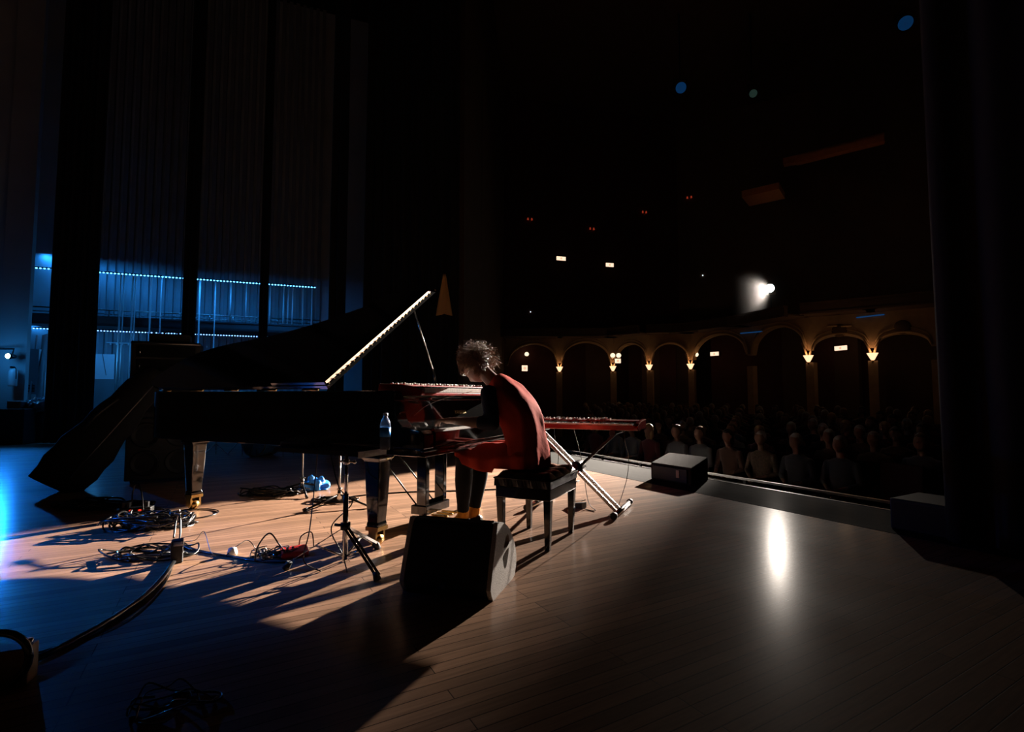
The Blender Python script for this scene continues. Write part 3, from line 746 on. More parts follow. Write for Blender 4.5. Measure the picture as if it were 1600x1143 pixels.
# ---------------------------------------------------------------- monitor at the stage edge
Nn, Lf, Fp, Rp = Vector((1.92, 5.48, 0)), Vector((1.62, 5.96, 0)), Vector((1.95, 6.34, 0)), Vector((2.25, 5.86, 0))
mo = thing('stage_monitor', 'low grey wedge monitor lying near the stage edge facing the pianist', 'monitor speaker', Nn, 0)
def lp_(v, z): return (v - Nn) + Vector((0, 0, z))
bm = B(); a = [bm.verts.new(lp_(v, 0.0)) for v in (Nn, Rp, Fp, Lf)]; b_ = [bm.verts.new(lp_(v, z)) for v, z in ((Nn, .19), (Rp, .265), (Fp, .265), (Lf, .19))]
bm.faces.new(a); bm.faces.new(b_)
for i in range(4): bm.faces.new((a[i], a[(i + 1) % 4], b_[(i + 1) % 4], b_[i]))
obj('cabinet', bm, mat('grey_speckled_paint', (.022, .02, .019), .8, noise_amt=.5, scale=150, bump=.4, bscale=200, spec=.1), mo, bevel=.012)
e = (Lf - Nn).normalized(); n_ = Vector((e.y, -e.x, 0)) * -1
bm = B(); rotm = Matrix.Rotation(math.atan2(e.y, e.x), 3, 'Z')
add_box(bm, (Lf - Nn) * .5 + Vector((0, 0, .095)) - n_ * 0 + rotm @ Vector((0, .012, 0)), (.48, .02, .14), rotm); obj('grille', bm, GRILLE, mo)
bm = B(); add_box(bm, (Lf - Nn) * .28 + Vector((0, 0, .11)) + rotm @ Vector((0, .026, 0)), (.04, .006, .08), rotm); obj('badge', bm, mat('tan_badge', (.5, .33, .25), .5), mo)

# ---------------------------------------------------------------- tray table on a tripod, left of the keys
TP = Vector((-.93, 2.87, 0)); trz = math.degrees(math.atan2(.906, .423))
tt = thing('tray_table', 'black tray table with a silver end on a chrome tripod before the piano', 'table', TP, 0)
NT = Vector((-.86, 2.85, 0)) - TP; KD = Vector((.43, .90, 0)).normalized(); AD = Vector((-.906, .423, 0)).normalized()
rk = Matrix((KD, AD, Vector((0, 0, 1)))).transposed()
tc_ = NT + KD * .12 + AD * .33
bm = B(); add_box(bm, tc_ + Vector((0, 0, .648)), (.24, .66, .012), rk); obj('tray', bm, RUBBER, tt, bevel=.002)
bm = B(); add_box(bm, tc_ - AD * .329 + Vector((0, 0, .636)), (.24, .006, .036), rk); er = obj('end_rail', bm, mat('worn_pale_metal', (.7, .7, .66), .5, metal=.3, noise_amt=.2, scale=50), tt)
bm = B(); add_box(bm, tc_ - AD * .333 - KD * .02 + Vector((0, 0, .635)), (.11, .003, .02), rk); obj('white_sticker', bm, mat('worn_white_sticker', (.7, .7, .66), .6, noise_amt=.3, scale=60), er)
bm = B(); add_box(bm, tc_ - KD * .119 + Vector((0, 0, .640)), (.004, .66, .026), rk); obj('side_rail', bm, BLACKM, tt)
bm = B(); add_tube(bm, [(0, 0, .06), (0, 0, .42)], .015, 12); add_tube(bm, [(0, 0, .40), (0, 0, .64)], .0095, 12); pl = obj('pole', bm, CHROME, tt)
bm = B(); add_tube(bm, [(0, 0, .585), (0, 0, .61)], .018, 12); add_tube(bm, [(-.035, 0, .60), (.045, 0, .597)], .006, 8); add_ball(bm, (.045, 0, .597), .011, sub=2); obj('clamp', bm, CHROME, tt)
bm = B(); add_tube(bm, [(0, 0, .225), (0, 0, .262)], .027, 14); add_tube(bm, [(-.06, .0, .25), (.0, 0, .245)], .008, 8); obj('collar', bm, BLACKM, tt)
for ft in (gr(446, 890), gr(590, 908), gr(590, 857)):
    d = ft - TP; d.z = 0; sd = Vector((-d.y, d.x, 0)).normalized() * .011
    bm = B()
    for s in (-1, 1):
        add_box(bm, (Vector((0, 0, .24)) + d + Vector((0, 0, .03))) / 2 + sd * s, (.004, .014, (d - Vector((0, 0, .21))).length), Vector((0, 0, 1)).rotation_difference(d - Vector((0, 0, .21))).to_matrix())
    for k in range(4): add_tube(bm, [Vector((0, 0, .24)).lerp(d + Vector((0, 0, .03)), .25 + k * .2) - sd, Vector((0, 0, .24)).lerp(d + Vector((0, 0, .03)), .25 + k * .2) + sd], .004, 6)
    lg = obj('leg', bm, CHROME, tt)
    bm = B(); add_tube(bm, [(0, 0, .075), Vector((0, 0, .24)).lerp(d + Vector((0, 0, .03)), .5)], .006, 8); obj('brace', bm, CHROME, lg)
    bm = B(); add_tube(bm, [d * .93 + Vector((0, 0, .045)), d * 1.0 + Vector((0, 0, .006))], [.016, .021], 12); obj('rubber_foot', bm, RUBBER, lg)
# bottle
bo = thing('water_bottle', 'clear plastic water bottle with a blue label standing on the tray table', 'bottle', Vector((-.745, 2.99, .654)))
bm = B(); add_lathe(bm, [(0, 0), (.028, .0), (.031, .008), (.0305, .05), (.029, .06), (.031, .07), (.031, .135), (.030, .15), (.022, .175), (.0125, .19), (.0125, .198), (0, .199)], (0, 0, 0), n=24); obj('bottle_body', bm, mat('clear_plastic', (.8, .88, .95), .08, trans=.9), bo)
bm = B(); add_lathe(bm, [(.0318, .075), (.0318, .13)], (0, 0, 0), n=28); obj('label_band', bm, mat('blue_label', (.02, .30, .95), .45), bo)
bm = B(); add_lathe(bm, [(0, .196), (.0145, .196), (.0145, .212), (0, .213)], (0, 0, 0), n=18); obj('cap', bm, mat('white_cap', (.7, .72, .75), .4), bo)
# small mixer on the tray
mx_ = thing('audio_mixer', 'small black audio mixer on the left end of the tray table', 'mixer', TP + tc_ + AD * .20 + Vector((0, 0, .654)), trz)
bm = B(); add_prism(bm, [(-.09, 0), (.09, 0), (.09, .055), (-.09, .03)], -.12, .12, lambda p, h: (p[0], h, p[1])); obj('case', bm, RUBBER, mx_, bevel=.003)
bm = B()
for i in range(4):
    for j in range(8): add_lathe(bm, [(.005, 0), (.004, .010), (0, .011)], (-.06 + i * .035, -.10 + j * .028, .033 + (i * .035 + .03) * .139), n=8)
obj('knob_field', bm, CHROME, mx_)

# ---------------------------------------------------------------- mic stands
def mic_stand(label, base, h, boom_to, rz, group=None):
    t = thing('microphone_stand', label, 'mic stand', base, rz, group)
    bm = B(); add_tube(bm, [(0, 0, .05), (0, 0, h)], .0085, 10); obj('pole', bm, STEEL, t)
    bm = B(); add_tube(bm, [(0, 0, .06), (0, 0, .16)], [.022, .014], 12); add_tube(bm, [(-.03, 0, .15), (.03, 0, .15)], .006, 8); obj('hub', bm, CHROME, t)
    for k in range(3):
        an = R(40 + 120 * k); bm = B(); add_tube(bm, [(0, 0, .10), (math.cos(an) * .30, math.sin(an) * .30, .012)], .009, 8); lg = obj('leg', bm, BLACKM, t)
        bm = B(); add_tube(bm, [(math.cos(an) * .28, math.sin(an) * .28, .02), (math.cos(an) * .32, math.sin(an) * .32, .012)], .014, 8); obj('rubber_foot', bm, RUBBER, lg)
    bt = Vector(boom_to)
    bm = B(); add_tube(bm, [Vector((0, 0, h)) - bt.normalized() * .12, Vector((0, 0, h)) + bt], .007, 8); obj('boom', bm, BLACKM, t)
    bm = B(); e = Vector((0, 0, h)) + bt; add_tube(bm, [e, e + bt.normalized() * .03, e + bt.normalized() * .12], [.012, .013, .011], 12); obj('microphone', bm, RUBBER, t)
    return t
mic_stand('tall boom microphone stand behind the bent side of the piano', gr(472, 770), 1.25, (-.1, -.45, -.04), 20)
mic_stand('short microphone stand on the floor underneath the piano', gr(530, 790), .47, (.12, .10, .03), 65)

# ---------------------------------------------------------------- cables and small things on the stage
def cable(name, label, pts, r=.004, m=RUBBER, n=8, cat='cable', group=None, k=8):
    bm = B(); add_tube(bm, spline(pts, k), r, n); o = obj(name, bm, m); return tag(o, label, cat, group)
def G3(px, py, z=0.006): p = gr(px, py); p.z = z; return p
SHEEN = mat('glossy_cable', (.012, .012, .012), .25, coat=.5)
cable('cable_snake', 'thick black cable snake running from the cable pile to the lower left corner', [G3(x, y, .014) for x, y in ((285, 850), (272, 880), (240, 922), (190, 962), (120, 1003), (60, 1033), (0, 1052), (-90, 1085))], .013, SHEEN)
cable('cable', 'thin cable running beside the thick snake towards the lower left', [G3(x, y) for x, y in ((276, 862), (262, 905), (225, 950), (170, 985), (90, 1012), (30, 1030), (-60, 1050))], .004, SHEEN)
cable('cable', 'long cable trailing straight across the floor behind the pedal lyre', [G3(x, y) for x, y in ((500, 786), (560, 775), (640, 769), (720, 767), (790, 764), (850, 760), (905, 752))], .006)
cable('cable', 'wide loop of cable around the left of the rear piano leg', [G3(x, y) for x, y in ((225, 812), (255, 803), (290, 797), (325, 796), (341, 799), (333, 805), (300, 811), (250, 812), (215, 809))], .005, SHEEN)
cable('cable', 'black cable from the cable pile to the red box', [G3(x, y) for x, y in ((282, 850), (300, 858), (335, 866), (375, 872), (410, 877), (445, 879))], .006)
cable('cable', 'second black cable beside the one to the red box', [G3(x, y) for x, y in ((284, 846), (310, 862), (350, 868), (390, 876), (430, 880), (452, 878))], .004, SHEEN)
cable('cable', 'thin cable humped up off the floor between the pile and the white tape', [G3(284, 848), G3(305, 848, .02), G3(318, 855, .10), G3(330, 868, .02), G3(345, 868)], .0025, STEEL)
cable('cable', 'thin cable humped up to the right of the white tape', [G3(352, 870), G3(372, 864, .05), G3(388, 868, .09), G3(403, 868, .02), G3(412, 877)], .0025, SHEEN)
cable('cable', 'cable arching up just left of the red box', [G3(398, 878), G3(403, 876, .09), G3(420, 876, .16), G3(436, 872, .08), G3(447, 868, .02)], .0045, SHEEN)
cable('cable', 'cable looping over the top of the red box', [G3(467, 862, .03), G3(470, 866, .11), G3(486, 862, .12), G3(490, 858, .02)], .004, SHEEN)
cable('cable', 'cable hanging down beside the chrome tripod of the tray table', [TP + tc_ + Vector((.0, .0, .63)), TP + Vector((-.05, .03, .45)), TP + Vector((.02, .05, .36)), TP + Vector((-.10, .06, .22)), TP + Vector((-.02, .02, .08)), TP + Vector((.03, -.05, .006))], .0035)
cable('cable', 'cable dangling under the tray table left of its pole', [TP + tc_ + AD * .1 + Vector((.0, .0, .63)), TP + tc_ + AD * .12 + Vector((0, 0, .4)), TP + Vector((-.20, .0, .22)), TP + Vector((-.22, -.02, .06)), TP + Vector((-.12, -.03, .006))], .0035)
cable('cable', 'thin cable loop hanging from the X stand keyboard to the floor pedal', [KB + RZ(KA) @ Vector((-.6, .2, .68)), Vector((.62, 4.55, .4)), Vector((.66, 4.45, .06)), Vector((.70, 4.30, .008)), Vector((.60, 4.38, .008)), Vector((.52, 4.5, .008)), Vector((.52, 4.44, .03)), Vector((.59, 4.42, .03))], .003)
for i, (x, lab) in enumerate(((-.95, 'leftmost of the thin cables dangling under the red keyboard on its X stand'), (-.82, 'second thin cable from the left dangling under the red keyboard on its X stand'), (-.18, 'thin cable dangling under the right end of the red keyboard on its X stand'))):
    b0_ = KB + RZ(KA) @ Vector((x, .30, .69)); cable('cable', lab, [b0_, b0_ + Vector((.01, 0, -.12)), b0_ + Vector((.04, .01, -.25)), b0_ + Vector((.02, .02, -.45)), b0_ + Vector((-.05, .05, -.684))], .003, SHEEN)
cable('earpiece_cable', 'thin pale cable hanging down over the keys of the piano', [pw(.52, -.04, 1.0), pw(.42, .12, .95), pw(.30, .19, .90), pw(.18, .20, .84)], .0016, STEEL)
rnd = random.Random(5)
def pile(label, cx, cy, w_, h_, n, r=.006, hz=.05, seed=0):
    rn = random.Random(seed); bm = B(); c = gr(cx, cy)
    for i in range(n):
        pts = []; sx_ = w_ * rn.uniform(.5, 1); sy_ = h_ * rn.uniform(.5, 1); ph = rn.uniform(0, 6.3); ox, oy = rn.uniform(-.25, .25) * w_, rn.uniform(-.25, .25) * h_; rot_ = rn.uniform(-.3, .3)
        for k in range(9):
            a_ = ph + k / 8 * 6.28 * rn.uniform(.8, 1.0)
            x, y = math.cos(a_) * sx_ + ox, math.sin(a_) * sy_ + oy
            pts.append(c + Vector((x * math.cos(rot_) - y * math.sin(rot_), x * math.sin(rot_) + y * math.cos(rot_), max(.006, rn.uniform(-.02, hz)))))
        add_tube(bm, spline(pts, 5), r * rn.uniform(.6, 1.1), 6)
    o = obj('cable_pile', bm, SHEEN); return tag(o, label, 'cables', kind='stuff')
pile('tangled pile of black cables on the lit floor left of the piano', 240, 822, .30, .16, 22, .008, .10, 1)
pile('tangle of cable loops around the small black distribution box', 240, 868, .26, .13, 9, .006, .05, 2)
pile('low tangle of cables running back into the dark under the piano tail', 165, 792, .42, .16, 14, .009, .06, 3)
pile('coil of cables at the foot of the tall microphone stand', 425, 772, .30, .14, 16, .006, .06, 4)
pile('cable coil by the foot of the short microphone stand', 520, 782, .22, .12, 9, .006, .03, 7)
pile('cables heaped around the red box in front of the tripod', 430, 868, .13, .07, 12, .004, .05, 8)
pile('loose coil of cable in the dark at the bottom left', 270, 1100, .16, .10, 4, .004, .05, 9)
cable('cable_loop', 'stiff cable loop standing up from the pile beside two red lights', [G3(206, 802, .02), G3(206, 800, .16), G3(213, 800, .24), G3(220, 802, .17), G3(224, 806, .02)], .005, SHEEN)
cable('cable_loop', 'upright cable loop behind the small black distribution box', [G3(271, 850, .04), G3(274, 845, .14), G3(279, 845, .17), G3(281, 848, .08), G3(280, 852, .02)], .006, SHEEN)
# distribution boxes and pedals
pb = thing('power_box', 'small upright black distribution box at the end of the cable pile', 'power box', gr(276, 878), 30)
bm = B(); bx(bm, -.03, .03, -.03, .03, 0, .13); obj('housing', bm, RUBBER, pb, bevel=.006)
bm = B(); bx(bm, -.02, .03, -.034, -.03, .10, .125); obj('metal_band', bm, CHROME, pb)
pb = thing('power_strip', 'black power strip with two red lights at the back of the cable pile', 'power strip', gr(214, 803), 15)
bm = B(); bx(bm, -.11, .11, -.04, .04, 0, .06); obj('housing', bm, RUBBER, pb, bevel=.006)
for x in (-.03, .035):
    bm = B(); add_ball(bm, (x, -.043, .04), .010, 1.3, .5, .8, 2); obj('red_light', bm, mat('red_neon', (.3, .01, .0), .4, emis=(1, .05, .02), es=.8), pb)
for x in (-.09, -.06, .07):
    bm = B(); bx(bm, x - .012, x + .012, -.015, .015, .06, .10); obj('plug', bm, RUBBER, pb)
di = thing('effects_box', 'red metal effects box lying between the cables in front of the tripod', 'box', gr(460, 868), 32)
bm = B(); add_prism(bm, [(-.045, 0), (.045, 0), (.045, .05), (-.045, .035)], -.075, .075, lambda p, h: (h, p[0], p[1])); obj('housing', bm, mat('red_enamel', (.75, .03, .025), .35), di, bevel=.004)
bm = B(); add_lathe(bm, [(.009, 0), (.008, .014), (0, .015)], (-.04, 0, .043), n=12); add_lathe(bm, [(.009, 0), (.008, .014), (0, .015)], (-.01, 0, .043), n=12); obj('knob', bm, CHROME, di)
bm = B(); add_tube(bm, [(-.075, 0, .02), (-.12, 0, .02)], .009, 10); obj('jack', bm, CHROME, di)
fp = thing('foot_pedal', 'black foot pedal on the floor behind the bench', 'pedal', gr(902, 792), -40)
bm = B(); add_prism(bm, [(-.07, 0), (.07, 0), (.07, .05), (-.07, .025)], -.04, .04, lambda p, h: (p[0], h, p[1])); obj('housing', bm, RUBBER, fp, bevel=.004)
bm = B(); add_box(bm, (.0, 0, .052), (.13, .07, .006), Matrix.Rotation(R(-12), 3, 'Y')); obj('treadle', bm, CHROME, fp)
bm = B(); c = gr(363, 866)
add_lathe(bm, [(0, 0), (.026, 0), (.03, .012), (.022, .04), (0, .046)], c, n=10)
tag(obj('tape_roll', bm, mat('white_tape', (.8, .78, .72), .6, bump=.3)), 'small crumpled ball of white tape on the lit floor', 'tape')
bm = B(); c = gr(490, 764)
qv = bmesh.ops.create_icosphere(bm, subdivisions=4, radius=1)
for v in qv['verts']:
    p = v.co.copy(); s_ = 1 + .45 * noise.noise(p * 2.2) + .2 * noise.noise(p * 6); z = max(0.004, p.z * s_ * .11 + .01)
    v.co = c + Vector((p.x * s_ * .14, p.y * s_ * .11, z))
tag(obj('plastic_bag', bm, mat('blue_plastic_film', (.03, .22, .65), .35, bump=.6, bscale=14), smooth=True), 'crumpled blue plastic bag on the floor beyond the piano', 'bag')
# box in the lower left corner
bx_ = thing('cable_reel', 'dark cable ring and tan case edge at the lower left corner', 'cable reel', gr(-12, 1085), 20)
bm = B(); add_tube(bm, [(.09 * math.cos(t / 24 * 6.283), 0, .105 + .09 * math.sin(t / 24 * 6.283)) for t in range(24)], .012, 10, closed=True); obj('ring', bm, SHEEN, bx_)
bm = B(); bx(bm, -.16, .075, .03, .10, 0, .12); obj('case', bm, mat('tan_plywood', (.42, .26, .13), .6, noise_amt=.3, scale=12), bx_, bevel=.004)
bm = B(); add_lathe(bm, [(.0, 0), (.014, 0), (.014, .02), (0, .022)], (.06, .06, .12), n=12); obj('latch', bm, CHROME, bx_)
# black box by the right curtain
rb = thing('floor_speaker', 'black floor speaker at the stage edge beside the right curtain', 'speaker', Vector((3.02, 3.62, 0)), SA)
bm = B(); bx(bm, -.14, .3, -.25, .25, 0, .22); obj('cabinet', bm, RUBBER, rb, bevel=.01)
bm = B(); bx(bm, -.145, -.14, -.22, .22, .02, .20); obj('grille', bm, GRILLE, rb)

# ---------------------------------------------------------------- equipment stack and draped case behind the piano tail
ec = (gr(232, 752)); ec = Vector((-4.05, 5.95, 0))
sc1 = thing('speaker_cabinet', 'black speaker cabinet on the floor behind the piano tail, under the rack case', 'speaker', ec, 28)
bm = B(); bx(bm, -.34, .34, -.24, .24, .03, .72); obj('box', bm, RUBBER, sc1, bevel=.012)
for x in (-.16, .16):
    for z in (.22, .53):
        bm = B(); add_lathe(bm, [(.0, .0), (.05, .0), (.12, .02), (.135, .025), (.14, .012)], (x, -.238, z), (0, -1, 0), 20); obj('loudspeaker_cone', bm, GRILLE, sc1)
for x in (-.28, .28):
    for y in (-.18, .18):
        bm = B(); add_lathe(bm, [(0, -.012), (.028, -.012), (.028, .012), (0, .012)], (x, y, .028), (1, 0, 0), 12); obj('wheel', bm, RUBBER, sc1)
rc = thing('rack_case', 'black equipment rack case stacked on the speaker cabinet behind the piano', 'rack case', ec + Vector((0, 0, .72)), 28)
bm = B(); bx(bm, -.33, .33, -.22, .24, 0, .86); obj('shell', bm, RUBBER, rc, bevel=.008)
for k in range(5):
    bm = B(); bx(bm, -.28, .28, -.232, -.22, .06 + k * .155, .06 + k * .155 + .13); f_ = obj('rack_panel', bm, BLACKM, rc, bevel=.002)
    bm = B(); add_tube(bm, [(-.24, -.25, .08 + k * .155), (-.24, -.25, .17 + k * .155)], .006, 6); obj('handle', bm, CHROME, f_)
bm = B(); add_tube(bm, [(-.33, -.22, .84), (.33, -.22, .84)], .01, 8); obj('edge_strip', bm, STEEL, rc)
am = thing('amplifier_head', 'small black amplifier on top of the rack case', 'amplifier', ec + Vector((.02, 0, 1.58)), 28)
bm = B(); bx(bm, -.2, .2, -.13, .13, 0, .10); obj('case', bm, RUBBER, am, bevel=.01)
bm = B(); add_tube(bm, spline([(-.07, 0, .10), (-.05, 0, .135), (.05, 0, .135), (.07, 0, .10)], 5), .008, 8); obj('handle', bm, CHROME, am)
fn = thing('clip_lamp', 'round clip lamp with a bluish face at the right side of the rack case', 'lamp', ec + RZ(28) @ Vector((.36, -.30, 1.30)), 28)
bm = B(); add_lathe(bm, [(.0, .0), (.05, .0), (.075, -.07), (.08, -.075), (.07, -.068), (0, -.02)], (0, 0, 0), (0, 1, 0), 20); obj('reflector', bm, STEEL, fn)
bm = B(); add_tube(bm, [(0, 0, 0), (0, .09, -.04), (-.03, .09, -.04)], .008, 8); obj('clip', bm, BLACKM, fn)
# draped gig bag leaning to the left
gb = thing('instrument_bag', 'tall black padded instrument bag leaning beside the equipment stack', 'bag', Vector((-4.62, 5.15, 0)), 0)
bm = B(); top = Vector((.66, .5, 1.24)); botm = Vector((0, 0, .05)); secs = []
for i in range(14):
    t = i / 13; c = botm.lerp(top, t); wdt = (.34 - .18 * t) * (1 - .35 * max(0, t - .85) / .15); th_ = .15 - .05 * t
    if t < .08: wdt *= .8; th_ *= .7
    secs.append((c, Vector((.80, .12, -.42)) * wdt * (1 + .06 * math.sin(i * 1.9)), Vector((.2, -.9, .3)) * th_))
add_loft(bm, secs, 28); obj('padded_shell', bm, BLACKC, gb)
bm = B(); add_tube(bm, spline([botm.lerp(top, .4) + Vector((-.02, -.16, .06)), botm.lerp(top, .55) + Vector((.0, -.24, .05)), botm.lerp(top, .7) + Vector((-.0, -.15, .05))], 6), .014, 8); obj('handle', bm, RUBBER, gb)
bm = B(); add_tube(bm, [botm.lerp(top, t) + Vector((.16, -.12, -.02)) for t in (.1, .4, .7, .92)], .006, 6); obj('zip', bm, STEEL, gb)

# drum kit beyond the piano, seen under its belly
dk = gr(385, 716); drm = mat('blue_sparkle_shell', (.05, .16, .35), .25, coat=.6)
def drum(label, pos, axis, r_, h_, cat='drum'):
    t = thing('drum', label, cat, pos); ax = Vector(axis)
    bm = B(); add_lathe(bm, [(r_, 0), (r_, h_)], (0, 0, 0), ax, 28); obj('shell', bm, drm, t)
    for hh in (0, h_): bm = B(); add_lathe(bm, [(.001, hh), (r_ - .01, hh), (r_ + .006, hh - .012), (r_ + .006, hh + .012), (r_ - .006, hh + .014), (.001, hh + .002)], (0, 0, 0), ax, 28); obj('hoop', bm, CHROME if r_ < .25 else BLACKM, t)
    u, v = frame_from(ax)
    for k in range(6):
        a_ = k / 6 * 6.283 + .2; p = u * math.cos(a_) + v * math.sin(a_); bm = B(); add_tube(bm, [p * (r_ + .012) + ax * .01, p * (r_ + .012) + ax * (h_ - .01)], .006, 6); obj('tension_rod', bm, CHROME, t)
    return t
drum('blue bass drum lying on its side, seen under the piano', dk + Vector((0, .2, .24)), Vector((.3, .95, 0)).normalized(), .235, .36)
t_ = drum('blue floor tom on three legs to the right of the bass drum', dk + Vector((.62, .3, .28)), Vector((0, 0, 1)), .19, .34)
for k in range(3): bm = B(); a_ = k * 2.09; add_tube(bm, [(math.cos(a_) * .205, math.sin(a_) * .205, .2), (math.cos(a_) * .215, math.sin(a_) * .215, -.27)], .007, 6); obj('leg', bm, CHROME, t_)
t_ = thing('drum_stool', 'low round drum stool left of the bass drum', 'stool', dk + Vector((-.65, .3, 0)))
bm = B(); add_lathe(bm, [(0, .44), (.15, .44), (.16, .47), (.14, .5), (0, .51)], (0, 0, 0), n=20); obj('seat', bm, LEATHER, t_)
bm = B(); add_tube(bm, [(0, 0, .1), (0, 0, .45)], .013, 8); obj('post', bm, CHROME, t_)
for k in range(3): bm = B(); a_ = k * 2.09; add_tube(bm, [(0, 0, .2), (math.cos(a_) * .22, math.sin(a_) * .22, .01)], .008, 6); obj('leg', bm, CHROME, t_)
for i, (dx, lab) in enumerate(((.35, 'cymbal stand between the bass drum and the floor tom'), (-.3, 'cymbal stand left of the bass drum'))):
    t_ = thing('cymbal_stand', lab, 'cymbal', dk + Vector((dx, .45, 0)))
    bm = B(); add_tube(bm, [(0, 0, .1), (0, 0, .93)], .010, 8); obj('pole', bm, CHROME, t_)
    for k in range(3): bm = B(); a_ = k * 2.09 + 1; add_tube(bm, [(0, 0, .3), (math.cos(a_) * .25, math.sin(a_) * .25, .01)], .007, 6); obj('leg', bm, CHROME, t_)
    bm = B(); add_lathe(bm, [(.0, .955), (.03, .95), (.04, .94), (.22, .92), (.22, .917), (.0, .935)], (0, 0, 0), n=28); obj('cymbal', bm, BRASS, t_)

# ---------------------------------------------------------------- blue upstage wall, gallery, LED strips
def s_of(px, y=0.0):
    k = ray(px, 500); kk = k.x / k.y; p = WO + WY * y
    return (kk * p.y - p.x) / (WX.x - kk * WX.y)
def z_of(px, py, y=0.0):
    p = WO + WY * y + WX * s_of(px, y); return at(px, py, p.y).z
def wbox(bm, s0, s1, y0, y1, z0, z1): bx(bm, s0, s1, y0, y1, z0, z1)
def wobj(name, bm, m, **k):
    o = obj(name, bm, m, **k); o.location = WO; o.rotation_euler = (0, 0, R(WA)); return o
bm = B(); wbox(bm, -8, s_of(640, 1.0), 1.05, 1.25, 0, 13); o = wobj('wall_back', bm, BWALL); o['kind'] = 'structure'
bm = B(); s0_, s1_ = s_of(143, 1.0), s_of(500, 1.0); s_ = s0_
while s_ < s1_:
    wbox(bm, s_, s_ + .10, .95, 1.05, 0, 13); s_ += .19
o = wobj('wall_panel', bm, BDARK); o['kind'] = 'structure'; o.name = 'trim_3'
# brick texture band left
gk = wobj('tmp', B(), BLACKM); bpy.data.objects.remove(gk)
ga = thing('gallery_walkway', 'dark steel fly gallery crossing the blue back wall between the light strips', 'walkway', WO, WA)
sA, sB = s_of(38), s_of(500)
bm = B(); bx(bm, sA, sB, 0.0, .94, 2.70, 2.76); bx(bm, sA, sB, 0.0, .05, 2.70, 2.93); bx(bm, sA, sB, -.03, .0, 2.90, 2.94); obj('deck', bm, mat('dark_steel_deck', (.05, .05, .055), .6), ga)
bm = B(); add_tube(bm, [(sA, .02, 3.10), (sB, .02, 3.10)], .018, 8); add_tube(bm, [(sA, .02, 3.0), (sB, .02, 3.0)], .012, 8); obj('hand_rail', bm, STEEL, ga)
bm = B()
n_ = 12
posts = [sA + (sB - sA) * i / n_ for i in range(n_ + 1)]
for s_ in posts:
    bm2 = B(); add_tube(bm2, [(s_, .02, 2.93), (s_, .02, 3.10)], .014, 6); obj('rail_post', bm2, STEEL, ga)
bm.free()
LEDM = mat('blue_white_diodes', (.1, .1, .1), .5, emis=(.08, .45, 1.0), es=8.0)
LEDW = mat('white_blue_diodes', (.1, .1, .1), .5, emis=(.18, .42, 1.0), es=4.5)
def strip(label, pxa, pxb, z, m, pitch=.062, r_=.013):
    s0, s1 = s_of(pxa), s_of(pxb); t = thing('led_strip', label, 'light strip', wl(s0, 0, z), WA)
    bm = B(); bx(bm, 0, s1 - s0, -.02, .03, .012, .035); obj('channel', bm, BLACKM, t)
    bm = B(); x = .02
    while x < s1 - s0: add_ball(bm, (x, -.012, .0), r_, 1.5, 1, 1.1, 1); x += pitch
    obj('diodes', bm, m, t); return t
strip('long dotted blue light strip above the gallery on the back wall', 38, 492, 4.03, LEDM, .078, .016)
strip('left part of the dotted light strip under the gallery', 52, 241, 2.57, LEDW, .066, .013)
strip('right part of the dotted light strip under the gallery', 244, 470, 2.57, LEDW, .066, .013)
PIPEM = mat('pale_painted_pipe', (.55, .58, .6), .4)
for i, px in enumerate((190, 195, 209, 213, 237, 253, 313, 337, 361, 385, 414, 422, 443, 450, 457, 473, 487)):
    bm = B(); z0 = 0 if px < 340 else 2.95
    s_ = s_of(px, .10); add_tube(bm, [(0, 0, 0), (0, 0, 4.0 - z0)], .014 if i % 2 else .02, 8)
    o = obj('vertical_pipe', bm, PIPEM); o.location = wl(s_, -.06, z0 if z0 == 0 else 2.94)
    tag(o, '%s pale upright conduit pipe from the left in front of the blue wall' % ('first second third fourth fifth sixth seventh eighth ninth tenth eleventh twelfth thirteenth fourteenth fifteenth sixteenth seventeenth'.split()[i]), 'pipe', 'conduit pipes in front of the blue wall')
# dim conduit with hooks under the strip
bm = B(); add_tube(bm, [(0, 0, 0), (s_of(290) - s_of(145), 0, 0)], .018, 8)
for k in range(18): add_box(bm, (.1 + k * .13, -.01, -.03), (.03, .02, .05))
o = obj('hook_rail', bm, PIPEM); o.location = wl(s_of(145), .9, 2.36); o.rotation_euler = (0, 0, R(WA)); tag(o, 'pale hook rail on the blue wall below the gallery', 'rail')
nb = thing('notice_board', 'pale board on the blue back wall left of the equipment stack', 'board', wl(s_of(150, .9), .9, 0), WA)
w__ = s_of(182, .9) - s_of(150, .9)
bm = B(); bx(bm, 0, w__, 0, .03, z_of(165, 592, .9), z_of(165, 553, .9)); obj('board', bm, mat('pale_board', (.75, .8, .85), .6), nb, bevel=.004)
bm = B(); add_tube(bm, [(w__ * .4, -.01, z_of(165, 553, .9)), (w__ * .62, -.01, z_of(165, 586, .9))], .006, 6); obj('string', bm, BLACKM, nb)
bm = B(); bx(bm, -.03, w__ + .03, .0, .04, 0, z_of(165, 592, .9)); obj('cabinet_below', bm, BDARK, nb)
point('board_glow', wl(s_of(165), -.35, 1.9), 9, (.05, .4, 1.0), .05)  # blue point light close in front of the pale board

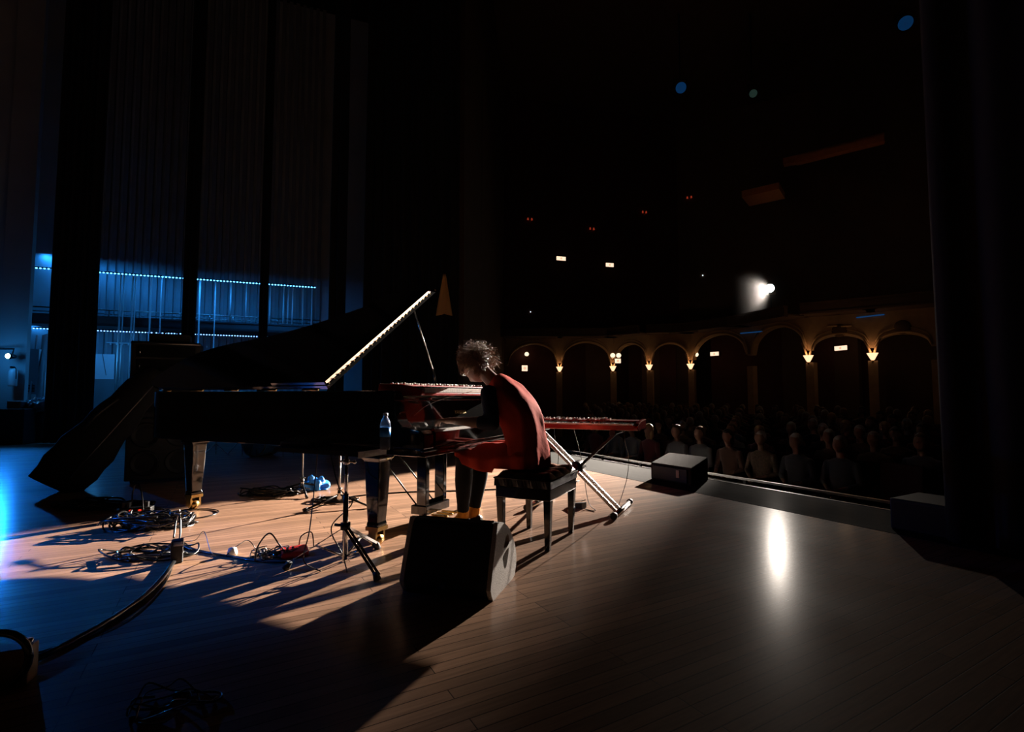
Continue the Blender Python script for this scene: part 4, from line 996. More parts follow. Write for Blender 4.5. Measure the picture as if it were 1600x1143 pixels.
# left wing: pier, door, lamp, pipes, bin
bm = B(); p = at(22, 600, 10.9); bx(bm, -.30, .18, 0, .14, 0, 13); o = obj('wall_pier', bm, BWALL); o.location = (p.x, p.y, 0); o.rotation_euler = (0, 0, R(20)); o['kind'] = 'structure'; o.name = 'wall_left'
bm = B(); bx(bm, -5.5, 0, 0, .2, 0, 13); o = obj('wall_left', bm, BWALL); o.location = (p.x - .2, p.y + .1, 0); o.rotation_euler = (0, 0, R(25)); o['kind'] = 'structure'
pn = thing('electrical_panel', 'tall pale electrical cabinet on the wall at the far left', 'electrical cabinet', at(33, 600, 11.9) * Vector((1, 1, 0)) if False else Vector((at(33, 600, 11.6).x, 11.6, 0)), 20)
bm = B(); bx(bm, -.02, .30, 0, .15, 1.0, 2.05); obj('case', bm, BWALL, pn, bevel=.01)
for k in range(5):
    bm = B(); bx(bm, .05, .25, -.006, .0, 1.05 + k * .035, 1.07 + k * .035); obj('vent_slot', bm, BLACKM, pn)
wk = thing('work_light', 'glaring blue-white work light on a bracket at the far left', 'lamp', LB, 0)
bm = B(); add_lathe(bm, [(0, -.0), (.055, 0), (.05, .012), (0, .02)], (0, -.02, 0), (0, -1, 0), 20); obj('lens', bm, mat('work_light_lens', (.5, .5, .5), .4, emis=(.4, .8, 1.0), es=14), wk)
bm = B(); add_lathe(bm, [(.0, .14), (.04, .13), (.065, 0), (.065, -.03), (.057, -.03), (.056, .0)], (0, 0, 0), (0, 1, 0), 20); obj('housing', bm, BLACKM, wk)
bm = B(); add_tube(bm, [(0, .06, 0), (0, .10, .16), (-.8, .12, .16)], .014, 8); obj('bracket', bm, BLACKM, wk)
fe = thing('fire_extinguisher', 'pale fire extinguisher hanging on the pier below the work light', 'extinguisher', Vector((at(20, 590, 10.75).x, 10.75, at(20, 603, 10.75).z)))
bm = B(); add_lathe(bm, [(0, 0), (.07, 0), (.075, .02), (.075, .30), (.05, .36), (.02, .38), (0, .38)], (0, 0, 0), n=20); obj('cylinder', bm, mat('pale_enamel', (.5, .55, .6), .3), fe)
bm = B(); bx(bm, -.015, .015, -.06, .02, .38, .42); add_tube(bm, spline([(0, -.03, .40), (.09, -.04, .38), (.09, -.02, .15)], 6), .008, 6); obj('valve', bm, BLACKM, fe)
for i, (pa, pb_, lab) in enumerate(((56, 44, 'leftmost leaning pole'), (66, 58, 'second leaning pole from the left'), (72, 62, 'pale plank among the leaning poles'), (84, 70, 'rightmost leaning pole beside the big black curtain'))):
    t0_ = at(pa + 2, 520, 12.0); b0_ = Vector((at(pb_, 600, 11.3).x, 11.3, 0)); t0_.z = 2.4
    bm = B(); add_tube(bm, [Vector((0, 0, .01)), t0_ - b0_], .09 if i == 2 else .018, 4 if i == 2 else 8); o = obj('leaning_pole', bm, PIPEM); o.location = b0_; tag(o, lab + ', propped on the wing wall', 'pole', None)
bn = thing('waste_bin', 'dark bin with a shiny plastic bag beside the big black curtain', 'bin', Vector((at(62, 640, 10.6).x, 10.6, 0)))
bm = B(); add_lathe(bm, [(0, 0), (.17, 0), (.22, .62), (.2, .63), (0, .6)], (0, 0, 0), n=20); obj('bin', bm, RUBBER, bn)
bm = B(); qv = bmesh.ops.create_icosphere(bm, subdivisions=4, radius=1)
for v in qv['verts']:
    pz = v.co.copy(); v.co = Vector((pz.x * .25, pz.y * .25, .72 + pz.z * .2)) * 1.0 + pz * .08 * noise.noise(pz * 4)
obj('plastic_bag', bm, mat('grey_film', (.12, .14, .17), .15, bump=.5, bscale=14, coat=1), bn, smooth=True)
tb = thing('road_case', 'dark road case with equipment piled on it at the far left', 'case', Vector((at(24, 650, 10.3).x, 10.3, 0)), 10)
bm = B(); bx(bm, -.6, .32, -.25, .25, 0, .70); obj('case', bm, RUBBER, tb, bevel=.01)
bm = B(); bx(bm, -.1, .15, -.1, .1, .70, .86); obj('device', bm, STEEL, tb, bevel=.02)

# curtains: pleated cloth with depth
def curtain(name, label, p0, p1, z0, z1, folds, depth, m, group=None, struct_=False):
    p0, p1 = Vector(p0), Vector(p1); d = p1 - p0; L_ = d.length; d.normalize(); nn = Vector((-d.y, d.x, 0)); N = folds * 8; bm = B(); zs = 8
    for side in (0, 1):
        pass
    F, Bk = [], []
    for j in range(zs + 1):
        z = z0 + (z1 - z0) * j / zs; f_, b__ = [], []
        for i in range(N + 1):
            u = i / N; w_ = math.sin(u * folds * 6.283 + .4 * math.sin(j * .6 + i * .13)) * depth * (.8 + .3 * math.sin(i * .37))
            c = d * (u * L_) + Vector((0, 0, z)); f_.append(bm.verts.new(c - nn * (w_ + .02))); b__.append(bm.verts.new(c - nn * (w_ - .02)))
        F.append(f_); Bk.append(b__)
    for j in range(zs):
        for i in range(N):
            q_ = bm.faces.new((F[j][i], F[j][i + 1], F[j + 1][i + 1], F[j + 1][i])); q_.smooth = True
            q_ = bm.faces.new((Bk[j][i + 1], Bk[j][i], Bk[j + 1][i], Bk[j + 1][i + 1])); q_.smooth = True
        bm.faces.new((F[j][0], F[j + 1][0], Bk[j + 1][0], Bk[j][0])); bm.faces.new((F[j][N], Bk[j][N], Bk[j + 1][N], F[j + 1][N]))
    for i in range(N):
        bm.faces.new((F[0][i], Bk[0][i], Bk[0][i + 1], F[0][i + 1])); bm.faces.new((F[zs][i], F[zs][i + 1], Bk[zs][i + 1], Bk[zs][i]))
    o = obj(name, bm, m); o.location = (p0.x, p0.y, 0)
    tag(o, label, 'curtain', group); return o
def X(px, d): return Vector((at(px, 617, d).x, d, 0))
curtain('stage_curtain', 'wide black stage leg curtain hanging left of the lit back wall', X(75, 10.25), X(145, 10.05), .02, 12, 6, .07, BLACKC)
curtain('stage_curtain', 'narrow dark curtain edge in front of the middle of the light strips', X(282, 11.4), X(300, 11.3), .02, 12, 2, .05, BLACKC)
curtain('stage_curtain', 'thin dark curtain edge between the two right sections of the upper light strip', X(403.5, 11.9), X(413.5, 11.8), .02, 12, 2, .04, BLACKC)
curtain('stage_curtain', 'dark curtain edge hanging to the right of the end of the light strips', X(512, 12.2), X(536, 12.0), .02, 12, 2, .05, BLACKC)
curtain('stage_curtain', 'broad black curtain closing the stage behind the raised piano lid', X(566, 12.6), X(716, 12.0), .02, 13, 10, .08, BLACKC)
curtain('stage_curtain', 'black curtain along the right edge of the picture in front of the hall', Vector((2.90, 3.42, 0)), Vector((3.9, 1.2, 0)), .02, 9, 8, .06, mat('brown_black_drape', (.012, .008, .006), .9, sheen=.05))

# ---------------------------------------------------------------- auditorium
CAPS = [(790, 571, 23.8), (874, 567, 23.7), (958, 566, 23.7), (1015, 563.5, 22.4), (1080, 562, 22.0), (1172, 555, 19.8), (1265, 547, 17.3), (1363, 543, 16.3), (1463, 540, 15.3)]
WARM = (1.0, 0.55, 0.25)
cap = [at(px, py, d) for px, py, d in CAPS]
fac_top = 3.72
HP = [Vector((-1.2, 12.7, 0)), Vector((-.9, 15, 0)), Vector((-.4, 24.5, 0)), Vector((9, 27, 0)), Vector((15, 24, 0)), Vector((22, 15, 0)), Vector((22, 2, 0))]
def on_wall(px, py, pts, off, gap=.06):
    """point on a wall polyline (shifted back by off) seen at a pixel, held gap in front of it"""
    r_ = ray(px, py); best = None
    for a, b in zip(pts[:-1], pts[1:]):
        d = Vector((b.x - a.x, b.y - a.y, 0)); L_ = d.length; d.normalize(); nb_ = Vector((-d.y, d.x, 0)); a_ = Vector((a.x, a.y, 0)) + nb_ * (off - gap)
        den = r_.x * nb_.x + r_.y * nb_.y
        if abs(den) < 1e-6: continue
        t = (a_.x * nb_.x + a_.y * nb_.y) / den
        if t <= 0: continue
        s_ = (r_ * t - a_).dot(d)
        if -.3 <= s_ <= L_ + .3 and (best is None or t < best[0]): best = (t, math.degrees(math.atan2(d.y, d.x)))
    if best is None: return at(px, py, 22), 0
    return Vector((0, 0, CAMH)) + r_ * best[0], best[1]
def nearest_wall(px, py, gap):
    a = on_wall(px, py, HP, 0, gap)
    if py < 450: return a
    b = on_wall(px, py, cap, 1.9, gap); return a if a[0].y < b[0].y else b
def bay(i, a, b):
    """one arch of the arcade under the balcony, facing the stage"""
    d = Vector((b.x - a.x, b.y - a.y, 0)); L_ = d.length; d.normalize()
    rise = min(.42 * L_, .95) * (.62 if i >= 6 else 1); t = .22
    bm = B(); n = 18; hw = .10
    xs_ = [hw + (L_ - 2 * hw) * k / n for k in range(n + 1)]
    zs_ = [a.z + (b.z - a.z) * x / L_ + rise * math.sqrt(max(0, 1 - ((x - L_ / 2) / (L_ / 2 - hw)) ** 2)) for x in xs_]
    xs_ = [0] + xs_ + [L_]; zs_ = [a.z] + zs_ + [b.z]
    fr = [bm.verts.new((x, 0, z)) for x, z in zip(xs_, zs_)]; ft = [bm.verts.new((x, 0, fac_top)) for x in xs_]
    br_ = [bm.verts.new((x, t, z)) for x, z in zip(xs_, zs_)]; bt_ = [bm.verts.new((x, t, fac_top)) for x in xs_]
    for k in range(len(xs_) - 1):
        bm.faces.new((fr[k], fr[k + 1], ft[k + 1], ft[k])); bm.faces.new((br_[k + 1], br_[k], bt_[k], bt_[k + 1])); bm.faces.new((fr[k + 1], fr[k], br_[k], br_[k + 1]))
    # archivolt moulding
    add_tube(bm, [(x, -.03, z + .06) for x, z in zip(xs_[1:-1], zs_[1:-1])], .045, 6)
    add_tube(bm, [(x, -.02, z + .20) for x, z in zip(xs_[1:-1], zs_[1:-1])], .03, 6)
    ang = math.atan2(d.y, d.x)
    o = struct('wall_arcade', bm, STONE); o.location = (a.x, a.y, 0); o.rotation_euler = (0, 0, ang)
    bm = B(); bx(bm, -.3, L_ + .3, 1.9, 2.05, HF, fac_top); o = struct('wall_rear', bm, HOUSE if i % 2 else HOUSER); o.location = (a.x, a.y, 0); o.rotation_euler = (0, 0, ang)
    # balcony front and its soffit
    bm = B(); bx(bm, -.15, L_ + .15, -1.25, -1.10, 3.60, 3.92); bx(bm, -.15, L_ + .15, -1.30, -1.08, 3.90, 3.97); bx(bm, -.15, L_ + .15, -1.29, -1.10, 3.60, 3.66); bx(bm, -.1, L_ + .1, -1.1, .3, 3.66, 3.72)
    o = struct('wall_balcony_front', bm, HOUSE); o.location = (a.x, a.y, 0); o.rotation_euler = (0, 0, ang)
    return ang
for i in range(len(cap) - 1): bay(i, cap[i], cap[i + 1])
# darker oval medallion panels over the right arches
for i in (6, 7):
    m_ = (cap[i] + cap[i + 1]) / 2; d = (cap[i + 1] - cap[i]).normalized(); nrm = Vector((d.y, -d.x, 0)).normalized()
    bm = B(); add_lathe(bm, [(.22, 0), (.22, .02), (.16, .04), (0, .04)], (0, 0, 0), nrm, 24)
    o = obj('medallion', bm, HOUSE); o.location = m_ + nrm * .02 + Vector((0, 0, .62)); tag(o, 'dark round medallion above the arch with the ' + ('lit sign' if i == 6 else 'right curtain beside it'), 'medallion')
CAPM = mat('alabaster_bowl', (.6, .45, .3), .5, emis=(1.0, .60, .34), es=1.6)
cap_names = ['', 'first lit arch bracket, leftmost of the row', 'arch bracket left of the paired globe lamps', 'arch bracket right of the paired globe lamps', 'arch bracket beside the single globe lamp', '', 'arch bracket left of the widest lit sign', 'arch bracket right of the widest lit sign', '']
for i, c in enumerate(cap):
    pr_, nx_ = cap[max(i - 1, 0)], cap[min(i + 1, len(cap) - 1)]; d = (nx_ - pr_); d.z = 0; d.normalize(); nrm = Vector((d.y, -d.x, 0))
    bm = B(); bx(bm, -.13, .13, -.05, .20, HF - c.z, -.42); o = struct('trim_4', bm, STONE); o.location = c + nrm * -.02; o.rotation_euler = (0, 0, math.atan2(d.y, d.x))
    if not cap_names[i]: continue
    t = thing('bracket_lamp', 'glowing ' + cap_names[i], 'wall lamp', c + nrm * .10 + Vector((0, 0, -.28)))
    bm = B(); add_lathe(bm, [(0, -.14), (.05, -.12), (.10, -.02), (.16, .10), (.15, .10), (0, .04)], (0, 0, 0), n=16); obj('bowl', bm, CAPM, t)
    bm = B(); add_tube(bm, [(0, 0, -.13), (0, 0, -.22)], [.04, .01], 8); obj('finial', bm, BRASS, t)
    for s in (-1, 1):
        bm = B(); add_tube(bm, [(d.x * s * .02, d.y * s * .02, .02), (d.x * s * .10, d.y * s * .10, .28), (d.x * s * .22, d.y * s * .22, .56)], [.03, .035, .02], 8); obj('rib', bm, STONE, t)
    e_ = (0, 1.6, 2.0, 1.8, 1.8, 0, 2.2, 2.0, 0)[i]
    point('bracket_glow', c + nrm * .20 + Vector((0, 0, -.12)), e_, WARM, .06)
# lit signs
SG = mat('lit_sign_glass', (.6, .5, .4), .4, emis=(1.0, .72, .50), es=1.25); SGD = mat('sign_mark', (.35, .1, .05), .5, emis=(1, .55, .36), es=1.0)
for px, py, d, w_, h_, ang, lab in ((820, 575, 21.5, 9, 9, 10, 'small square lit sign at the left end of the arcade'), (965.5, 563.5, 22.2, 9, 7, 0, 'small lit sign beside the paired globe lamps'), (1116, 552.5, 20.0, 14, 6, -25, 'lit sign above the doorway under the follow spot'), (1313, 543.5, 16.4, 20, 7, -45, 'widest lit sign, inside the right lit arch'), (877, 403.5, 21.5, 15, 6, 8, 'left of the two lit signs high on the upper wall'), (953, 413.5, 21.5, 13, 6, 8, 'right of the two lit signs high on the upper wall')):
    p, ang = nearest_wall(px, py, .12)
    d = p.y; W_ = w_ * d / 790 * 1.02; H_ = h_ * d / 790
    t = thing('lit_sign', lab, 'sign', p, ang)
    bm = B(); bx(bm, -W_ / 2, W_ / 2, 0, .06, -H_ / 2, H_ / 2); obj('glass', bm, SG, t, bevel=.01)
    bm = B(); add_lathe(bm, [(H_ * .28, 0), (H_ * .28, .008), (0, .009)], (0, 0, 0), (0, -1, 0), 14); obj('mark', bm, SGD, t)
    bm = B(); bx(bm, -W_ / 2 - .02, W_ / 2 + .02, .03, .10, -H_ / 2 - .02, H_ / 2 + .02); obj('frame', bm, HOUSER, t)
GL = mat('globe_glass', (.7, .7, .6), .3, emis=(1.0, .80, .55), es=1.3)
for px, py, d, lab, k in ((823, 553, 21.4, 'single globe wall lamp above the small square sign', 1), (962, 555, 22.0, 'pair of globe wall lamps in the second arch', 2), (1087.5, 553.5, 20.9, 'single globe wall lamp left of the doorway sign', 1)):
    gp_, ga_ = nearest_wall(px, py, .26); t = thing('globe_lamp', lab, 'wall lamp', gp_, ga_)
    for j in range(k):
        x = (j - (k - 1) / 2) * .26
        bm = B(); add_ball(bm, (x, 0, 0), .105, sub=3); obj('globe', bm, GL, t)
        bm = B(); add_lathe(bm, [(.05, -.13), (.06, -.10), (.02, -.09)], (x, 0, 0), n=12); add_tube(bm, [(x, .0, -.12), (0, .06, -.22), (0, .25, -.24)], .012, 6); obj('arm', bm, BRASS, t)
    point('globe_glow', gp_ + Vector((0, -.25, 0)), .5 * k, WARM, .08)
RD = mat('red_shade', (.4, .03, .02), .5, emis=(1, .10, .04), es=.22)
for px, py, lab in ((828, 342, 'lowest left red shaded lamp on the upper wall'), (925, 357, 'red shaded lamp above the two high lit signs'), (1007, 331, 'red shaded lamp third from the left on the upper wall'), (1077, 308, 'highest and rightmost red shaded lamp on the upper wall')):
    t = thing('red_wall_lamp', lab, 'wall lamp', *on_wall(px, py, HP, 0, .1))
    for x in (-.10, .10):
        bm = B(); add_lathe(bm, [(.045, -.05), (.03, .05), (0, .055)], (x, 0, 0), n=12); obj('shade', bm, RD, t)
    bm = B(); add_tube(bm, [(-.10, 0, -.06), (0, .09, -.14), (.10, 0, -.06)], .012, 6); obj('arm', bm, BRASS, t)
for px, py, c_, lab, s_ in ((1064, 137, (.02, .22, .75), 'blue stage fixture hanging high in the hall, left of the greenish one', .36), (1415, 36, (.02, .20, .65), 'blue stage fixture hanging at the top right of the hall', .45), (1177, 146, (.25, .5, .4), 'small greenish stage fixture hanging high in the hall', .26)):
    t = thing('hanging_spotlight', lab, 'stage light', at(px, py, 19.0))
    dcam = (Vector((0, 0, 1)) - t.location).normalized()
    bm = B(); add_lathe(bm, [(0, 0), (s_ * .55, 0), (s_ * .5, .03), (0, .05)], (0, 0, 0), dcam, 20)
    lm = mat('fixture_lens_%d' % px, (.02, .05, .1), .3, emis=c_, es=.085 if px != 1177 else .045); obj('lens', bm, lm, t)
    bm = B(); add_lathe(bm, [(0, -.5), (s_ * .4, -.48), (s_ * .6, .0), (s_ * .62, .06), (s_ * .56, .06), (s_ * .55, -.02)], (0, 0, 0), dcam, 20); obj('housing', bm, BLACKM, t)
    bm = B(); add_tube(bm, [(-s_ * .7, 0, 0), (-s_ * .7, .1, .4), (s_ * .7, .1, .4), (s_ * .7, 0, 0)], .02, 6); add_tube(bm, [(0, .1, .4), (0, .1, 16.0 - t.location.z)], .025, 6); obj('yoke', bm, BLACKM, t)
for px, py, d, lab, z_ in ((829, 487, 20, 'tiny pale aisle lamp on the left of the hall', .03), (1098, 430, 20, 'tiny white lamp left of the follow spot', .035)):
    bm = B(); add_ball(bm, (0, 0, 0), z_, sub=2); o = obj('aisle_lamp', bm, mat('tiny_lamp', (.5, .5, .5), .5, emis=(.8, .9, 1), es=1.2)); o.location = on_wall(px, py, HP, 0, .03)[0]; tag(o, lab, 'lamp')
for px, py, w_, lab in ((1300, 509.5, .20, 'left small warm glowing disc on the arcade wall above the widest sign'), (1322, 509.5, .20, 'right small warm glowing disc on the arcade wall above the widest sign')):
    p, a__ = on_wall(px, py, cap, 0, .05); t = thing('arcade_disc', lab, 'wall lamp', p, a__)
    bm = B(); add_lathe(bm, [(0, -.01), (.10, -.01), (.12, .01), (0, .01)], (0, 0, 0), n=20); obj('disc', bm, mat('warm_disc_glow', (.5, .3, .2), .5, emis=(1.0, .45, .18), es=.7), t)  # flat emissive disc for each small warm spot above the sign
    bm = B(); add_lathe(bm, [(.12, -.02), (.15, -.01), (.15, .02), (.12, .02)], (0, 0, 0), n=20); obj('trim_ring', bm, STONE, t)
point('soffit_glow', at(1311, 530, 15.0), 3.0, WARM, .1)
for pa, pb_, py_a, py_b, d, e_, lab in ((1338, 1382, 496, 491, 15.2, .5, 'faint blue light strip on the arcade wall above the two right brackets'), (1157, 1192, 520.5, 517.5, 18.2, .4, 'faint blue light strip on the arcade wall below the follow spot')):
    a, b = on_wall(pa, py_a, cap, 0, .05)[0], on_wall(pb_, py_b, cap, 0, .05)[0]; bm = B(); add_tube(bm, [Vector((0, 0, 0)), b - a], .022, 6); o = obj('blue_strip_lamp', bm, mat('faint_blue_strip', (.02, .05, .1), .5, emis=(.03, .25, .8), es=.12)); o.location = a; tag(o, lab, 'light strip')
# hall shell
bm = B()
P_ = [Vector((-1.2, 12.7)), Vector((-.9, 15)), Vector((-.4, 24.5)), Vector((9, 27)), Vector((15, 24)), Vector((22, 15)), Vector((22, 2))]
for i in range(len(P_) - 1):
    a, b = P_[i], P_[i + 1]; bm = B(); d = b - a; bx(bm, -.1, d.length + .1, 0, .2, HF, 16)
    o = struct('wall_hall', bm, HOUSER if i == 2 else HOUSE); o.location = (a.x, a.y, 0); o.rotation_euler = (0, 0, math.atan2(d.y, d.x))
bm = B(); bx(bm, -26, 26, -10, 30, 16, 16.2); struct('ceiling', bm, HOUSE)
# upper balcony floor behind the parapet
bm = B(); vs_ = [bm.verts.new((p.x, p.y, 3.8)) for p in cap] ; vb = [bm.verts.new((p.x * 1.25 + 1, p.y * 1.2 + 1, 4.1)) for p in cap]
for i in range(len(cap) - 1): bm.faces.new((vs_[i], vs_[i + 1], vb[i + 1], vb[i]))
o = struct('floor_balcony', bm, HOUSE); md = o.modifiers.new('s', 'SOLIDIFY'); md.thickness = .15
# coffered warm beams, upper right
cb = thing('coffered_beam', 'stepped wooden ceiling beam glowing faint orange at the upper right of the hall', 'ceiling beam', at(1320, 235, 17.0), -38)
for k, (y0, z0, h_) in enumerate(((0, 0, .22), (.35, .18, .2), (.72, .36, .22), (1.2, .55, .25))):
    bm = B(); bx(bm, -1.5 - .2 * k, 1.1, y0, y0 + .30, z0, z0 + h_); obj('beam_step', bm, mat('orange_oak', (.45, .17, .06), .5, noise_amt=.3), cb)
bm = B(); bx(bm, -3.4, -2.1, .2, 1.4, -.75, -.5); obj('corbel', bm, MATS['orange_oak'], cb)
point('beam_glow', at(1325, 262, 16.4), .5, (1, .42, .14), .1)
point('corbel_glow', at(1205, 305, 17.2), .15, (1, .36, .12), .1)
# tan pennant on the dark left wall
bm = B(); W_ = 11 * 13.5 / 790; H_ = 56 * 13.5 / 790
f_ = []
for j in range(9):
    t = j / 8; row = []
    for i in range(7):
        u = i / 6 * 2 - 1; row.append(bm.verts.new((u * W_ * (.08 + .92 * t), -.03 * math.cos(u * 7), H_ * (1 - t) + (-.05 * abs(u) if j == 8 else 0))))
    f_.append(row)
for j in range(8):
    for i in range(6): q_ = bm.faces.new((f_[j][i], f_[j][i + 1], f_[j + 1][i + 1], f_[j + 1][i])); q_.smooth = True
o = obj('hanging_drape', bm, mat('tan_satin', (.62, .36, .12), .6)); md = o.modifiers.new('s', 'SOLIDIFY'); md.thickness = .02
o.location = at(694, 490, 11.93); tag(o, 'tan triangular drape hanging in front of the dark curtain above the raised lid', 'drape')
point('drape_glow', at(694, 470, 11.1), .05, (1, .45, .15), .05)
# follow spot on the balcony
fs = thing('follow_spot', 'brilliant white follow spot on the balcony aimed at the pianist', 'stage light', LAMP)
bm = B(); add_lathe(bm, [(0, .0), (.17, 0), (.16, .02), (0, .03)], (0, 0, 0), bdir, 32); obj('lens', bm, mat('followspot_lens', (.8, .8, .8), .3, emis=(.93, 1.0, .95), es=80), fs)
bm = B(); add_lathe(bm, [(0, -1.0), (.16, -.98), (.17, -.4), (.19, -.1), (.22, .30), (.205, .30), (.175, -.05)], (0, 0, 0), bdir, 24); obj('barrel', bm, BLACKM, fs)
bm = B(); add_tube(bm, [Vector((-.2, .1, 0)) - bdir * .3, -bdir * .3 + Vector((-.2, .1, -.35)), -bdir * .3 + Vector((.2, -.1, -.35)), -bdir * .3 + Vector((.2, -.1, 0))], .02, 8); obj('yoke', bm, BLACKM, fs)
bm = B(); add_tube(bm, [-bdir * .3 + Vector((0, 0, -.35)), -bdir * .3 + Vector((0, 0, -1.68))], .03, 10); obj('stand', bm, BLACKM, fs)

# thin haze caught in the beam in front of the follow spot
bm = B(); add_lathe(bm, [(.0, .32), (.25, .34), (.75, 2.2), (1.75, 6.8), (0, 6.8)], (0, 0, 0), bdir, 24)
point('follow_spot_spill', LAMP + bdir * .36, .6, (.93, 1.0, .95), .02)
hz = obj('stage_haze', bm, mat('haze', (1, 1, 1))); hz.location = LAMP; tag(hz, 'thin haze lit by the beam in front of the follow spot', 'haze', kind='stuff')
hm = MATS['haze']; ht = hm.node_tree; ht.nodes.remove(ht.nodes['Principled BSDF']); vs2 = ht.nodes.new('ShaderNodeVolumeScatter')
vs2.inputs['Density'].default_value = 0.0001; htc = ht.nodes.new('ShaderNodeTexCoord'); hl = ht.nodes.new('ShaderNodeVectorMath'); hl.operation = 'LENGTH'; ht.links.new(htc.outputs['Object'], hl.inputs[0])
hmr = ht.nodes.new('ShaderNodeMapRange'); hmr.interpolation_type = 'SMOOTHERSTEP'; hmr.inputs['From Min'].default_value = .3; hmr.inputs['From Max'].default_value = 6.5; hmr.inputs['To Min'].default_value = .0004; hmr.inputs['To Max'].default_value = 0
ht.links.new(hl.outputs['Value'], hmr.inputs['Value']); ht.links.new(hmr.outputs[0], vs2.inputs['Density']); vs2.inputs['Anisotropy'].default_value = 0.75; ht.links.new(vs2.outputs[0], ht.nodes['Material Output'].inputs['Volume'])

# orchestra rail
rl = thing('pit_rail', 'low metal rail between the stage edge and the front row', 'rail', sp(5.62, 0, 0), SA)
bm = B(); bx(bm, 0, .03, -.5, 9.5, -.075, -.05); obj('top_bar', bm, STEEL, rl)
for k in range(12): bm = B(); bx(bm, 0, .03, -.45 + k * .9, -.41 + k * .9, HF, -.075); obj('post', bm, BLACKM, rl)
bm = B(); bx(bm, .005, .025, -.5, 9.5, HF + .05, -.12); obj('cloth_panel', bm, BLACKC, rl)

# ---------------------------------------------------------------- audience
def audience_mesh(lean, headtilt, arms, hs):
    bm = B()
    zz = .46
    sec = [((0, -.02, zz - .04), .17, .12), ((0, -.01, zz + .08), .165, .12), ((0, .0 + lean * .3, zz + .25), .16, .115), ((0, .0 + lean * .6, zz + .40), .19, .115), ((0, lean * .85, zz + .50), .20, .10), ((0, lean, zz + .555), .10, .065)]
    add_loft(bm, [(Vector(c), Vector((a_, 0, 0)), Vector((0, b_, 0))) for c, a_, b_ in sec], 18)
    add_cone_bone(bm, (0, lean, zz + .53), (0, lean + .02, zz + .65), .055, .052, 10)
    hc = Vector((0, lean + .035, zz + .745)); add_head(bm, hc, R(headtilt), hs)
    for s in (-1, 1):
        add_cone_bone(bm, (s * .09, 0, zz), (s * .11, .44, zz + .03), .085, .06, 10); add_cone_bone(bm, (s * .11, .44, zz + .03), (s * .11, .42, .08), .06, .04, 10); add_cone_bone(bm, (s * .11, .40, .045), (s * .12, .56, .035), .04, .03, 10)
        el = Vector((s * .26, lean * .5 + .03, zz + .22)); add_cone_bone(bm, (s * .19, lean * .85, zz + .47), el, .055, .042, 10)
        wr = Vector((s * (.06 if arms else .14), .24, zz + .14)); add_cone_bone(bm, el, wr, .042, .028, 10)
        fw = Vector((-s * .5, .8, -.15)); add_hand(bm, wr, fw, Vector((1, 0, 0)), Vector((0, 0, -1)), -s)
    me = voxel(bm, .013, 3)
    return me, hc
def hair_mesh(hc, tilt, kind, hs):
    bm = B(); rot_ = Matrix.Rotation(R(tilt), 3, 'X'); qv = bmesh.ops.create_icosphere(bm, subdivisions=3, radius=1); rn = random.Random(kind)
    for v in qv['verts']:
        p = v.co.copy(); g = 1 + (.10 if kind == 1 else .04) * noise.noise(p * 4 + Vector((kind, 0, 0)))
        l_ = Vector((p.x * .086, p.y * .104 - .016, p.z * .118 + .020)) * g * hs
        if p.y > .2 and p.z < .45: l_ *= .78
        if kind == 1 and p.z < -.2 and p.y < .2: l_.z -= .11; l_.x *= 1.15
        if kind == 0 and p.z < -.5: l_ *= .84
        v.co = hc + rot_ @ l_
    for f in bm.faces: f.smooth = True
    return bm
CLOTH = [mat('charcoal_jacket', (.03, .03, .035), .85, sheen=.3), mat('brown_sweater', (.11, .05, .03), .9, sheen=.3), mat('grey_shirt', (.14, .14, .14), .9, sheen=.3), mat('maroon_top', (.12, .02, .02), .9, sheen=.3), mat('patterned_blouse', (.12, .08, .05), .9, noise_amt=.8, scale=40)]
HC_ = [mat('hair_grey', (.30, .28, .26), .6, sheen=.3), mat('hair_dark', (.03, .02, .015), .5), mat('hair_brown', (.11, .05, .025), .5), mat('hair_blond', (.35, .22, .10), .5)]
protos = []
for vi, (lean, tilt, arms, kind, hs) in enumerate(((.02, 4, 1, 0, 1.0), (.06, -6, 0, 1, .97), (-.02, 8, 1, 0, 1.05), (.04, 2, 0, 1, .98), (.01, 6, 1, 0, .96))):
    me, hc = audience_mesh(lean, tilt, arms, hs)
    me.materials.clear(); me.materials.append(SKIN); me.materials.append(CLOTH[vi]); me.materials.append(LEGGING)
    for p in me.polygons:
        c = p.center; p.use_smooth = True
        hand = c.y > .17 and .52 < c.z < .66 and abs(c.x) < .2
        p.material_index = 2 if c.z < .53 and c.y > -.05 and not hand else (1 if c.z < .46 + .565 and not hand else 0)
    root = thing('person', 'seated audience member', 'person')
    o = bpy.data.objects.new('body', me); C.objects.link(o); o.parent = root
    h = obj('hair', hair_mesh(hc, tilt, kind, hs), HC_[vi % 4], root)
    protos.append(root)
bm = B(); bx(bm, -.26, .26, -.22, .26, .28, .375); add_prism(bm, [(-.24, .33), (-.33, .98), (-.27, 1.0), (-.18, .38)], -.25, .25, lambda p, h: (h, p[0], p[1]))
for s in (-1, 1): bx(bm, s * .28 - .015, s * .28 + .015, -.22, .16, 0, .55)
seat_p = obj('theatre_seat', bm, SEATM, bevel=.02); tag(seat_p, 'x', 'seat')
rn = random.Random(42); count = 0; seats = 0
rows = [7.55 + .92 * i for i in range(9)]
near_lab = {}; seatrow = {}
used = [False] * 5; seat_used = False
rowname = ['front row', 'second row', 'third row', 'fourth row', 'fifth row', 'sixth row', 'seventh row', 'eighth row', 'ninth row']
styles = ['in a charcoal jacket', 'in a brown sweater with long dark hair', 'in a grey shirt', 'in a maroon top with long blond hair', 'in a patterned blouse with grey hair']
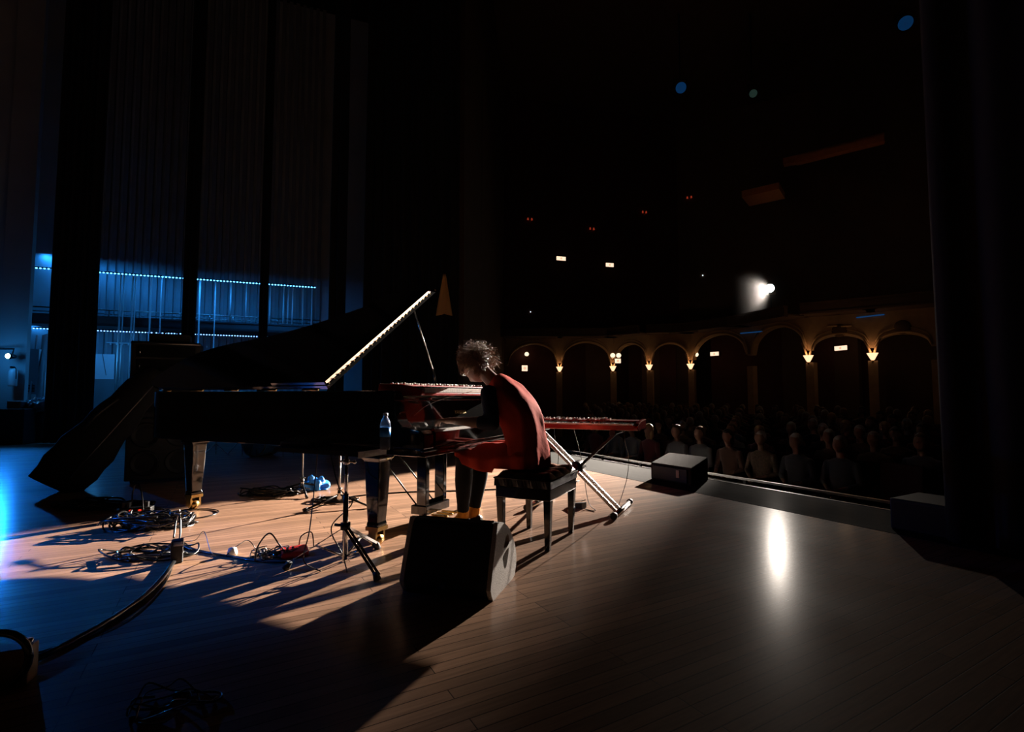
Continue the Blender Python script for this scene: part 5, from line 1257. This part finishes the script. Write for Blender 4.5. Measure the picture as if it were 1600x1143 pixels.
for ri, Xr in enumerate(rows):
    Yr = .36 * Xr + (ri % 2) * .3
    while Yr < 1.30 * Xr:
        p = sp(Xr, Yr, HF + .02 + .035 * ri); Yr += .60
        ratio = p.x / p.y
        if ratio > .835 or ratio < .13: continue
        # keep clear of the arcade
        ok = True
        for i in range(len(cap) - 1):
            a, b = cap[i], cap[i + 1]; d = Vector((b.x - a.x, b.y - a.y, 0)).normalized(); nn = Vector((d.y, -d.x, 0))
            if (Vector((p.x, p.y, 0)) - Vector((a.x, a.y, 0))).dot(nn) < 1.0 and -.5 < (p - a).dot(d) < (b - a).length + .5: ok = False
        if not ok: continue
        face = SA + 90 + rn.uniform(-4, 4)
        # seat faces the stage
        if not seat_used: st = seat_p; seat_used = True
        else: st = seat_p.copy(); C.objects.link(st)
        st.location = p - Vector((0, 0, .0)); st.rotation_euler = (0, 0, R(SA + 90)); seats += 1
        seatrow.setdefault(ri, []).append((ratio, st)); st['group'] = 'theatre seats in the ' + rowname[ri]
        if rn.random() < .12: continue
        vi = rn.randrange(5); px_ = 800 + 790 * ratio
        if not used[vi]: r_ = protos[vi]; used[vi] = True
        else: r_ = dup(protos[vi])
        r_.location = p + Vector((rn.uniform(-.04, .04), rn.uniform(-.03, .03), .0)); r_.rotation_euler = (0, 0, R(face)); count += 1
        for ch in r_.children:
            if ch.name.startswith('hair') : pass
        r_['label'] = 'audience member %s seated in the %s' % (styles[vi], rowname[ri]); r_['group'] = 'audience ' + styles[vi] + ' in the ' + rowname[ri]
        near_lab.setdefault(ri, []).append((px_, vi, r_))
print('audience', count, 'seats', seats)
# people of the two nearest rows get a label of their own, counted from the curtain at the right
ordn = ['first', 'second', 'third', 'fourth', 'fifth', 'sixth', 'seventh', 'eighth', 'ninth', 'tenth', 'eleventh', 'twelfth', 'thirteenth', 'fourteenth', 'fifteenth', 'sixteenth']
tens = ['twentieth', 'thirtieth']
def ordinal(n):
    if n < 16: return ordn[n]
    if n < 19: return ('seventeenth', 'eighteenth', 'nineteenth')[n - 16]
    if n in (19, 29): return tens[(n - 19) // 10]
    return ('twenty-' if n < 29 else 'thirty-') + ordn[(n - 20) % 10]
for ri in near_lab:
    for j, (px_, vi, r_) in enumerate(sorted(near_lab[ri], key=lambda t_: -t_[0])):
        r_['label'] = '%s audience, %s from the right, %s' % (rowname[ri], ordinal(j), styles[vi]); r_['group'] = 'audience in the ' + rowname[ri]
    for j, (px_, r_) in enumerate(sorted(seatrow[ri], key=lambda t_: -t_[0])):
        r_['label'] = '%s, %s dark red theatre seat from the right curtain' % (rowname[ri], ordinal(j))
point('hall_dim_glow', Vector((8.5, 9.5, 6.5)), 5, (1, .6, .4), .3)
